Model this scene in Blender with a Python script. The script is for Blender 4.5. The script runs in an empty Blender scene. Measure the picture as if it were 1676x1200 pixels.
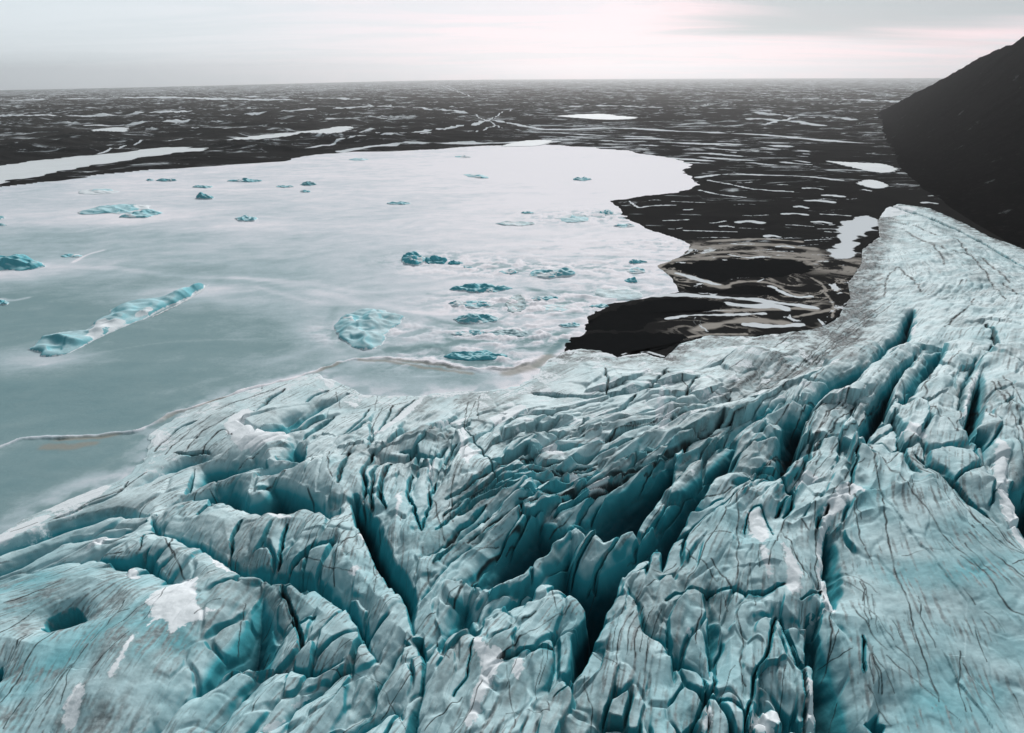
import bpy, math, random
import numpy as np
from mathutils import Vector, Matrix
R = math.radians
scene = bpy.context.scene
col = scene.collection
# ------------------------------------------------------------------ camera
CAMH = 120.0; F = 1080.0; PITCH = 23.85; ROLL = -0.28; PW, PH = 1676.0, 1200.0
cd = bpy.data.cameras.new('camera'); cam = bpy.data.objects.new('camera', cd); col.objects.link(cam)
cd.sensor_width = 36.0; cd.lens = 36.0 * F / PW; cd.clip_start = 1.0; cd.clip_end = 300000.0
cam.location = (0, 0, CAMH)
cam.rotation_euler = (Matrix.Rotation(R(90 - PITCH), 3, 'X') @ Matrix.Rotation(R(ROLL), 3, 'Z')).to_euler()
scene.camera = cam
# ------------------------------------------------------------------ sky
SUN_ELEV, SUN_AZ = 33.0, 10.0          # azimuth measured from +Y (straight ahead) to the right
world = bpy.data.worlds.new("World"); scene.world = world; world.use_nodes = True
wt = world.node_tree; wn = wt.nodes; wl = wt.links; wn.clear()
def N(nt, typ, **kw):
    n = nt.nodes.new(typ)
    for k, v in kw.items(): setattr(n, k, v)
    return n
def mathn(nt, op, a, b=None, c=None, clamp=False):
    n = nt.nodes.new('ShaderNodeMath'); n.operation = op; n.use_clamp = clamp
    for i, v in enumerate((a, b, c)):
        if v is None: continue
        if isinstance(v, (int, float)): n.inputs[i].default_value = v
        else: nt.links.new(v, n.inputs[i])
    return n.outputs[0]
def mixc(nt, fac, a, b):
    n = nt.nodes.new('ShaderNodeMix'); n.data_type = 'RGBA'
    for s, v in ((n.inputs[0], fac), (n.inputs[6], a), (n.inputs[7], b)):
        if isinstance(v, (int, float)): s.default_value = v
        elif isinstance(v, tuple): s.default_value = (v[0], v[1], v[2], 1)
        else: nt.links.new(v, s)
    return n.outputs[2]
def maprange(nt, v, a, b, c=0.0, d=1.0, smooth=True):
    n = nt.nodes.new('ShaderNodeMapRange'); n.interpolation_type = 'SMOOTHSTEP' if smooth else 'LINEAR'
    nt.links.new(v, n.inputs[0])
    for i, q in enumerate((a, b, c, d)): n.inputs[i + 1].default_value = q
    return n.outputs[0]
def noise(nt, vec, scale, detail=4, rough=0.55, dist=0.0):
    n = nt.nodes.new('ShaderNodeTexNoise'); n.noise_dimensions = '3D'
    n.inputs['Scale'].default_value = scale; n.inputs['Detail'].default_value = detail
    n.inputs['Roughness'].default_value = rough; n.inputs['Distortion'].default_value = dist
    if vec is not None: nt.links.new(vec, n.inputs['Vector'])
    return n.outputs['Fac']
def mapping(nt, vec, scale=(1, 1, 1), rot=(0, 0, 0), loc=(0, 0, 0)):
    n = nt.nodes.new('ShaderNodeMapping'); nt.links.new(vec, n.inputs[0])
    n.inputs['Location'].default_value = loc; n.inputs['Rotation'].default_value = rot; n.inputs['Scale'].default_value = scale
    return n.outputs[0]

tc = N(wt, 'ShaderNodeTexCoord'); gv = tc.outputs['Generated']
sep = N(wt, 'ShaderNodeSeparateXYZ'); wl.new(gv, sep.inputs[0])
sx, sy, sz = sep.outputs
az = mathn(wt, 'DIVIDE', sx, mathn(wt, 'MAXIMUM', mathn(wt, 'ABSOLUTE', sy), 0.05))     # tangent of azimuth
front = maprange(wt, sy, -0.3, 0.95)
low = maprange(wt, sz, 0.0, 0.55, 1.0, 0.0)
glow = mathn(wt, 'MULTIPLY', front, low)
side = maprange(wt, sx, -0.55, 0.25)
c_hor = mixc(wt, side, (0.63, 0.685, 0.725), (0.84, 0.655, 0.69))
c_up = mixc(wt, maprange(wt, sy, -0.6, 0.5), (0.022, 0.042, 0.05), (0.15, 0.225, 0.255))
base = mixc(wt, glow, c_up, c_hor)
# stratus: project the direction on to a cloud plane so that bands get thin towards the horizon
inv = mathn(wt, 'DIVIDE', 1.0, mathn(wt, 'ADD', mathn(wt, 'MAXIMUM', sz, 0.0), 0.06))
comb = N(wt, 'ShaderNodeCombineXYZ'); wl.new(mathn(wt, 'MULTIPLY', sx, inv), comb.inputs[0]); wl.new(mathn(wt, 'MULTIPLY', sy, inv), comb.inputs[1])
cn = noise(wt, mapping(wt, comb.outputs[0], (0.35, 0.9, 1), loc=(3.1, 1.7, 0)), 1.0, 8, 0.62, 0.8)
cn2 = noise(wt, mapping(wt, comb.outputs[0], (0.14, 0.45, 1), loc=(1.2, 0.4, 0)), 1.0, 5, 0.5, 0.3)
soft = maprange(wt, cn, 0.38, 0.62, 0.0, 0.6)
base = mixc(wt, mathn(wt, 'MULTIPLY', soft, low), base, (0.55, 0.61, 0.65))
# the darker bank of cloud, high on the right
bank = mathn(wt, 'MULTIPLY', maprange(wt, mathn(wt, 'ADD', sz, mathn(wt, 'MULTIPLY', mathn(wt, 'SUBTRACT', cn2, 0.5), 0.10)), 0.028, 0.062),
             maprange(wt, mathn(wt, 'ADD', sx, mathn(wt, 'MULTIPLY', mathn(wt, 'SUBTRACT', cn, 0.5), 0.25)), 0.14, 0.34))
base = mixc(wt, mathn(wt, 'MULTIPLY', bank, 0.9), base, (0.34, 0.39, 0.415))
sky = N(wt, 'ShaderNodeTexSky'); sky.sky_type = 'NISHITA'; sky.sun_disc = False
sky.sun_elevation = R(SUN_ELEV); sky.sun_rotation = R(SUN_AZ)
nish = N(wt, 'ShaderNodeBackground'); nish.inputs[1].default_value = 0.05; wl.new(sky.outputs[0], nish.inputs[0])
cl = N(wt, 'ShaderNodeBackground'); cl.inputs[1].default_value = 1.0; wl.new(base, cl.inputs[0])
mxs = N(wt, 'ShaderNodeMixShader'); mxs.inputs[0].default_value = 0.93
wl.new(nish.outputs[0], mxs.inputs[1]); wl.new(cl.outputs[0], mxs.inputs[2])
wo = N(wt, 'ShaderNodeOutputWorld'); wl.new(mxs.outputs[0], wo.inputs[0])
# ------------------------------------------------------------------ sun (behind the overcast)
sd = bpy.data.lights.new('sun', 'SUN'); sun = bpy.data.objects.new('sun', sd); col.objects.link(sun)
sd.energy = 2.5; sd.angle = R(15); sd.color = (1.0, 0.965, 0.95)
v = Vector((math.sin(R(SUN_AZ)) * math.cos(R(SUN_ELEV)), math.cos(R(SUN_AZ)) * math.cos(R(SUN_ELEV)), math.sin(R(SUN_ELEV))))
sun.rotation_euler = v.to_track_quat('Z', 'Y').to_euler()
vs = scene.view_settings; vs.view_transform = 'Standard'; vs.look = 'None'; vs.exposure = 0.44; vs.gamma = 1.0; vs.use_curve_mapping = False
scene.render.engine = 'CYCLES'; scene.cycles.max_bounces = 6; scene.cycles.diffuse_bounces = 4; scene.cycles.volume_bounces = 0

# ------------------------------------------------------------------ numbers: noise, rays, distances
f4 = np.float32
def _h(ix, iy, seed):
    n = (ix * 374761393 + iy * 668265263 + seed * 2147483647 // 7) & 0xffffffff
    n = ((n ^ (n >> 13)) * 1274126177) & 0xffffffff
    return ((n ^ (n >> 16)) & 0xffff).astype(np.int64)
def _tab(seed):
    rs = np.random.RandomState(seed); a = rs.rand(256, 256) * 6.2831853
    return np.cos(a).astype(f4), np.sin(a).astype(f4)
_T = {}
def gn(x, y, seed=0):                     # gradient noise, about -1..1
    if seed not in _T: _T[seed] = _tab(seed + 11)
    C, S = _T[seed]
    x = np.asarray(x, dtype=np.float64); y = np.asarray(y, dtype=np.float64)
    xi = np.floor(x); yi = np.floor(y); fx = (x - xi).astype(f4); fy = (y - yi).astype(f4)
    xi = xi.astype(np.int32); yi = yi.astype(np.int32)
    u = fx * fx * fx * (fx * (fx * 6 - 15) + 10); w = fy * fy * fy * (fy * (fy * 6 - 15) + 10)
    def g(a, b):
        i = (xi + a) & 255; j = (yi + b) & 255
        return C[i, j] * (fx - a) + S[i, j] * (fy - b)
    a = g(0, 0); b = g(1, 0); c = g(0, 1); d = g(1, 1)
    return ((a + u * (b - a)) * (1 - w) + (c + u * (d - c)) * w) * 1.5
def fbm(x, y, seed=0, octv=4, rough=0.5):
    s = 0; a = 1.0; t = 0
    for k in range(octv):
        s = s + a * gn(x * 2 ** k + 17.3 * k, y * 2 ** k - 9.1 * k, seed + k); t += a; a *= rough
    return s / t * 1.4
def sstep(x, a, b):
    t = np.clip((x - a) / (b - a), 0, 1); return t * t * (3 - 2 * t)
M = np.array(cam.rotation_euler.to_matrix())
def ray(px, py):
    d = np.stack([(np.asarray(px, float) - PW / 2) / F, -(np.asarray(py, float) - PH / 2) / F, -np.ones_like(np.asarray(px, float))], -1)
    return d @ M.T
def hit(px, py, z=0.0):
    d = ray(px, py); dz = np.minimum(d[..., 2], -0.0022)
    t = (z - CAMH) / dz
    return np.stack([d[..., 0] * t, d[..., 1] * t], -1)
def seg_dist(X, Y, P, closed=False):
    P = np.asarray(P, float); n = len(P); best = np.full(X.shape, 1e18)
    for i in range(n if closed else n - 1):
        ax, ay = P[i]; bx, by = P[(i + 1) % n]
        dx, dy = bx - ax, by - ay; L = dx * dx + dy * dy + 1e-9
        t = np.clip(((X - ax) * dx + (Y - ay) * dy) / L, 0, 1)
        best = np.minimum(best, (X - ax - t * dx) ** 2 + (Y - ay - t * dy) ** 2)
    return np.sqrt(best)
def inside(X, Y, P):
    P = np.asarray(P, float); n = len(P); r = np.zeros(X.shape, bool)
    for i in range(n):
        ax, ay = P[i]; bx, by = P[(i + 1) % n]
        if ay == by: continue
        c = ((ay > Y) != (by > Y)) & (X < (bx - ax) * (Y - ay) / (by - ay) + ax)
        r ^= c
    return r
def dense(P, step):
    P = np.asarray(P, float); out = [P[0]]
    for a, b in zip(P[:-1], P[1:]):
        k = max(1, int(np.hypot(*(b - a)) / step))
        for j in range(1, k + 1): out.append(a + (b - a) * j / k)
    return np.array(out)
def smooth_line(P, it=2):
    P = np.asarray(P, float)
    for _ in range(it):
        if len(P) < 3: break
        Q = [P[0]]
        for a, b in zip(P[:-1], P[1:]): Q += [a * .75 + b * .25, a * .25 + b * .75]
        Q.append(P[-1]); P = np.array(Q)
    return P

# ------------------------------------------------------------------ outlines (photo pixels dropped on to the level z = 0)
GL_PX = [(-900, 1240), (-500, 1060), (-250, 960), (-100, 905), (0, 872), (60, 842), (130, 812), (185, 792), (215, 776), (232, 752), (245, 714), (300, 674), (370, 649),
         (440, 630), (520, 611), (562, 632), (600, 648), (660, 650), (720, 645), (790, 640), (850, 632), (880, 612), (900, 588), (935, 572),
         (975, 572), (1010, 586), (1050, 578), (1088, 588), (1112, 562), (1160, 550), (1230, 552), (1290, 545), (1340, 538), (1372, 520), (1392, 488), (1388, 465),
         (1410, 432), (1412, 408), (1440, 388), (1437, 362), (1450, 342), (1470, 334), (1520, 341), (1570, 362), (1620, 388), (1676, 408), (1760, 436),
         (1900, 480), (2150, 560), (2600, 800), (3600, 1500), (3000, 4000), (-2200, 4000)]
GL = hit(*np.array(GL_PX, float).T)
LAG_PX = [(-700, 420), (-300, 352), (-100, 326), (0, 313), (60, 306), (120, 298), (180, 290), (240, 284), (300, 279), (360, 274), (420, 270), (470, 266), (520, 258), (580, 250), (640, 249),
          (700, 246), (760, 241), (830, 238), (900, 238), (960, 241), (1020, 247), (1075, 256), (1118, 264), (1134, 270), (1118, 280), (1130, 292), (1143, 303), (1120, 312), (1060, 320), (1003, 330),
          (1015, 342), (1028, 360), (1060, 375), (1100, 388), (1128, 400), (1118, 420), (1075, 436), (1095, 455), (1110, 478), (1060, 486), (1000, 498), (960, 520), (965, 535), (925, 565), (925, 585),
          (900, 640), (850, 700), (600, 740), (300, 780), (200, 900), (-100, 1000), (-600, 1250), (-1500, 1500), (-2500, 900)]
LAG = hit(*np.array(LAG_PX, float).T)

def hb_raw(X, Y):
    ins = inside(X, Y, GL); d = seg_dist(X, Y, GL, True); d = np.where(ins, d, -d)
    A = (11 + 14 * sstep(X, -20, 170) * (1 - .92 * sstep(Y, 215, 380))) * (1 - .55 * sstep(Y, 300, 480))
    h = A * (1 - np.exp(-(np.maximum(d, 0) / 75) ** 1.6)) + 0.25 * (1 - np.exp(-np.maximum(d, 0) / 3))
    h = np.where(d < 0, np.maximum(d * 0.5, -3.0), h)
    return h, d
_gx = np.arange(-700, 1000, 4.0); _gy = np.arange(20, 1000, 4.0); _GX, _GY = np.meshgrid(_gx, _gy); _GH = hb_raw(_GX, _GY)[0]
def hb_look(x, y):
    fx = np.clip((x + 700) / 4, 0, len(_gx) - 1.001); fy = np.clip((y - 20) / 4, 0, len(_gy) - 1.001); i = fx.astype(int); j = fy.astype(int); a = fx - i; b = fy - j
    return (_GH[j, i] * (1 - a) + _GH[j, i + 1] * a) * (1 - b) + (_GH[j + 1, i] * (1 - a) + _GH[j + 1, i + 1] * a) * b
def on_base(P, dz=0.0):
    P = np.asarray(P, float); z = np.zeros(len(P)); px, py = P.T
    for _ in range(14):
        W = hit(px, py, z); h = hb_look(W[:, 0], W[:, 1]); z = 0.5 * z + 0.5 * (np.maximum(h, 0) + dz)
    return W

# ------------------------------------------------------------------ mesh from a lattice
def lattice_mesh(name, X, Y, Z, mat, mask=None, attrs=None, parent=None, kind=None, smooth=True):
    r, c = X.shape; idx = np.arange(r * c).reshape(r, c)
    q = np.stack([idx[:-1, :-1], idx[:-1, 1:], idx[1:, 1:], idx[1:, :-1]], -1).reshape(-1, 4)
    if mask is not None:
        m = mask.ravel(); q = q[m[q].any(1)]
    used = np.zeros(r * c, bool); used[q.ravel()] = True
    new = np.cumsum(used) - 1; q = new[q]
    V = np.stack([X.ravel(), Y.ravel(), Z.ravel()], -1)[used].astype(f4)
    # make normals point up
    a, b, d = V[q[0, 0]], V[q[0, 1]], V[q[0, 3]]
    if np.cross(b - a, d - a)[2] < 0: q = q[:, ::-1]
    me = bpy.data.meshes.new(name)
    me.vertices.add(len(V)); me.vertices.foreach_set('co', V.ravel())
    me.loops.add(q.size); me.loops.foreach_set('vertex_index', np.ascontiguousarray(q).ravel().astype(np.int32))
    me.polygons.add(len(q)); me.polygons.foreach_set('loop_start', (np.arange(len(q)) * 4).astype(np.int32))
    try: me.polygons.foreach_set('loop_total', np.full(len(q), 4, np.int32))
    except Exception: pass
    me.update(calc_edges=True)
    if smooth: me.polygons.foreach_set('use_smooth', np.ones(len(q), bool))
    for k, a in (attrs or {}).items():
        at = me.attributes.new(k, 'FLOAT', 'POINT'); at.data.foreach_set('value', a.ravel()[used].astype(f4))
    me.materials.append(mat)
    o = bpy.data.objects.new(name, me); col.objects.link(o)
    if parent: o.parent = parent
    if kind: o['kind'] = kind
    return o
def attr(nt, name):
    n = nt.nodes.new('ShaderNodeAttribute'); n.attribute_name = name; return n.outputs['Fac']
def new_mat(name, rough=0.8, spec=0.3):
    m = bpy.data.materials.new(name); m.use_nodes = True; nt = m.node_tree
    b = nt.nodes['Principled BSDF']; b.inputs['Roughness'].default_value = rough; b.inputs['Specular IOR Level'].default_value = spec
    return m, nt, b
def bump(nt, b, h, dist, strength=1.0):
    n = nt.nodes.new('ShaderNodeBump'); n.inputs['Distance'].default_value = dist; n.inputs['Strength'].default_value = strength
    nt.links.new(h, n.inputs['Height']); nt.links.new(n.outputs[0], b.inputs['Normal'])

# ------------------------------------------------------------------ materials
def ice_material(name, pale, blue, deep, dirt_dark_c=(0.055, 0.059, 0.061), cracks=True):
    m, nt, b = new_mat(name, 0.7, 0.16)
    pos = N(nt, 'ShaderNodeNewGeometry').outputs['Position']
    n1 = noise(nt, pos, 0.05, 5, 0.6); n2 = noise(nt, pos, 0.9, 6, 0.65); n3 = noise(nt, pos, 0.22, 5, 0.6, 0.6)
    c = mixc(nt, maprange(nt, n1, 0.42, 0.66, 0.0, 0.55), pale, tuple(0.45 * p + 0.55 * q for p, q in zip(pale, (0.20, 0.42, 0.46))))
    c = mixc(nt, maprange(nt, n3, 0.48, 0.75, 0, 0.45), c, (0.27, 0.31, 0.315))
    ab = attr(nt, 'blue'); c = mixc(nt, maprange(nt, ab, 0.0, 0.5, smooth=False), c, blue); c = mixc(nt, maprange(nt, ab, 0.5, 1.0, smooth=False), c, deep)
    dirt_dark_fac = mathn(nt, 'MULTIPLY', attr(nt, 'dirt_dark'), maprange(nt, n2, 0.25, 0.62, 0.45, 1.0), clamp=True)
    c = mixc(nt, dirt_dark_fac, c, dirt_dark_c)
    sp = maprange(nt, noise(nt, pos, 2.6, 4, 0.7), 0.60, 0.72, 0, 0.55)
    c = mixc(nt, mathn(nt, 'MULTIPLY', sp, mathn(nt, 'SUBTRACT', 1.0, attr(nt, 'blue'), clamp=True)), c, (0.17, 0.19, 0.19))
    snowf = attr(nt, 'snow')
    sf = maprange(nt, mathn(nt, 'ADD', snowf, mathn(nt, 'MULTIPLY', mathn(nt, 'SUBTRACT', n2, 0.5), 1.3)), 0.42, 0.66)
    c = mixc(nt, sf, c, (0.75, 0.78, 0.80))
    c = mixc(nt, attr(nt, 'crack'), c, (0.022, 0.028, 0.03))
    nt.links.new(c, b.inputs['Base Color'])
    nt.links.new(mathn(nt, 'ADD', mathn(nt, 'MULTIPLY', sf, 0.25), 0.68), b.inputs['Roughness'])
    bh = mathn(nt, 'ADD', noise(nt, pos, 1.3, 7, 0.65), mathn(nt, 'MULTIPLY', noise(nt, pos, 0.35, 4, 0.6), 1.5))
    bump(nt, b, bh, 0.2, 0.3)
    return m
M_GL = ice_material('glacier_ice', (0.65, 0.755, 0.77), (0.055, 0.34, 0.395), (0.005, 0.06, 0.08))  # last colour is near-black teal, painting the shade inside crevasses
M_BERG = ice_material('iceberg_ice', (0.66, 0.78, 0.81), (0.32, 0.64, 0.70), (0.10, 0.43, 0.50), cracks=False)

def lagoon_material():
    m, nt, b = new_mat('lagoon_ice', 0.8, 0.06)
    pos = N(nt, 'ShaderNodeNewGeometry').outputs['Position']
    n1 = noise(nt, mapping(nt, pos, (0.006, 0.012, 0), (0, 0, R(15))), 1.0, 7, 0.6, 1.2)
    n2 = noise(nt, mapping(nt, pos, (0.05, 0.10, 0), (0, 0, R(20))), 1.0, 6, 0.65, 0.6)
    n3 = noise(nt, pos, 0.6, 5, 0.7)
    cov = attr(nt, 'cover')
    s = mathn(nt, 'ADD', cov, mathn(nt, 'ADD', mathn(nt, 'MULTIPLY', mathn(nt, 'SUBTRACT', n1, 0.5), 0.5), mathn(nt, 'MULTIPLY', mathn(nt, 'SUBTRACT', n2, 0.5), 0.28)))
    s = mathn(nt, 'ADD', s, mathn(nt, 'MULTIPLY', mathn(nt, 'SUBTRACT', n3, 0.5), 0.22))
    ramp = N(nt, 'ShaderNodeValToRGB'); e = ramp.color_ramp.elements
    e[0].position = 0.0; e[0].color = (0.16, 0.27, 0.29, 1); e[1].position = 1.0; e[1].color = (0.84, 0.80, 0.83, 1)
    for p, cc in ((0.3, (0.235, 0.335, 0.35, 1)), (0.55, (0.41, 0.50, 0.53, 1)), (0.78, (0.62, 0.65, 0.69, 1))):
        q = ramp.color_ramp.elements.new(p); q.color = cc
    nt.links.new(s, ramp.inputs[0])
    c = mixc(nt, attr(nt, 'brown'), ramp.outputs[0], (0.30, 0.28, 0.24))
    nt.links.new(c, b.inputs['Base Color'])
    bump(nt, b, mathn(nt, 'ADD', n3, mathn(nt, 'MULTIPLY', n2, 2.0)), 0.12, 0.5)
    return m
M_LAG = lagoon_material()

def ground_material():
    m, nt, b = new_mat('outwash_gravel', 1.0, 0.0)
    pos = N(nt, 'ShaderNodeNewGeometry').outputs['Position']
    n1 = noise(nt, pos, 0.03, 8, 0.7); n2 = noise(nt, pos, 0.4, 6, 0.7)
    c = mixc(nt, n1, (0.008, 0.0083, 0.009), (0.021, 0.021, 0.021))
    c = mixc(nt, maprange(nt, n2, 0.6, 0.8, 0, 0.3), c, (0.06, 0.06, 0.06))
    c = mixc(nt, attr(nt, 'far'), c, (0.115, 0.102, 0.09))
    c = mixc(nt, attr(nt, 'beige'), c, (0.33, 0.30, 0.27))
    sn = attr(nt, 'snow')
    e = mathn(nt, 'ADD', sn, mathn(nt, 'MULTIPLY', mathn(nt, 'SUBTRACT', noise(nt, pos, 0.09, 7, 0.8), 0.5), 1.3))
    pz = mathn(nt, 'ADD', noise(nt, mapping(nt, pos, (0.011, 0.030, 0), (0, 0, R(8))), 1.0, 13, 0.72, 1.2), attr(nt, 'prob'))
    c = mixc(nt, maprange(nt, pz, 0.55, 0.66, 0, .85), c, (0.62, 0.65, 0.67))
    c = mixc(nt, maprange(nt, e, 0.36, 0.72), c, (0.66, 0.68, 0.70))
    nt.links.new(c, b.inputs['Base Color'])
    bump(nt, b, n2, 0.5, 0.6)
    return m
M_GR = ground_material()

def rock_material():
    m, nt, b = new_mat('dark_scree', 1.0, 0.0)
    pos = N(nt, 'ShaderNodeNewGeometry').outputs['Position']
    n1 = noise(nt, pos, 0.012, 8, 0.7); n2 = noise(nt, pos, 0.15, 8, 0.75)
    c = mixc(nt, n1, (0.003, 0.003, 0.0033), (0.009, 0.0088, 0.0088))
    c = mixc(nt, maprange(nt, n2, 0.5, 0.75, 0, 0.5), c, (0.035, 0.032, 0.031))
    c = mixc(nt, mathn(nt, 'MULTIPLY', attr(nt, 'snow'), maprange(nt, n2, 0.45, 0.6)), c, (0.3, 0.31, 0.32))
    nt.links.new(c, b.inputs['Base Color'])
    bump(nt, b, mathn(nt, 'ADD', n2, n1), 3.0, 0.8)
    return m
M_ROCK = rock_material()
def plain_mat(name, c, rough=0.8, spec=0.3, var=0.15, scale=0.5, bd=0.1):
    m, nt, b = new_mat(name, rough, spec)
    pos = N(nt, 'ShaderNodeNewGeometry').outputs['Position']
    n = noise(nt, pos, scale, 6, 0.65, 0.4)
    nt.links.new(mixc(nt, n, tuple(x * (1 - var) for x in c), tuple(x * (1 + var) for x in c)), b.inputs['Base Color'])
    bump(nt, b, n, bd, 0.5); return m
M_POND = plain_mat('pond_ice', (0.66, 0.68, 0.69), 0.7, 0.2, 0.12, 0.02)
M_SILT = plain_mat('silt_water', (0.009, 0.0095, 0.010), 0.9, 0.0, 0.3, 0.2, 0.02)
M_DRIFT = plain_mat('drift_snow', (0.70, 0.71, 0.72), 0.8, 0.2, 0.05, 0.5)

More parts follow.
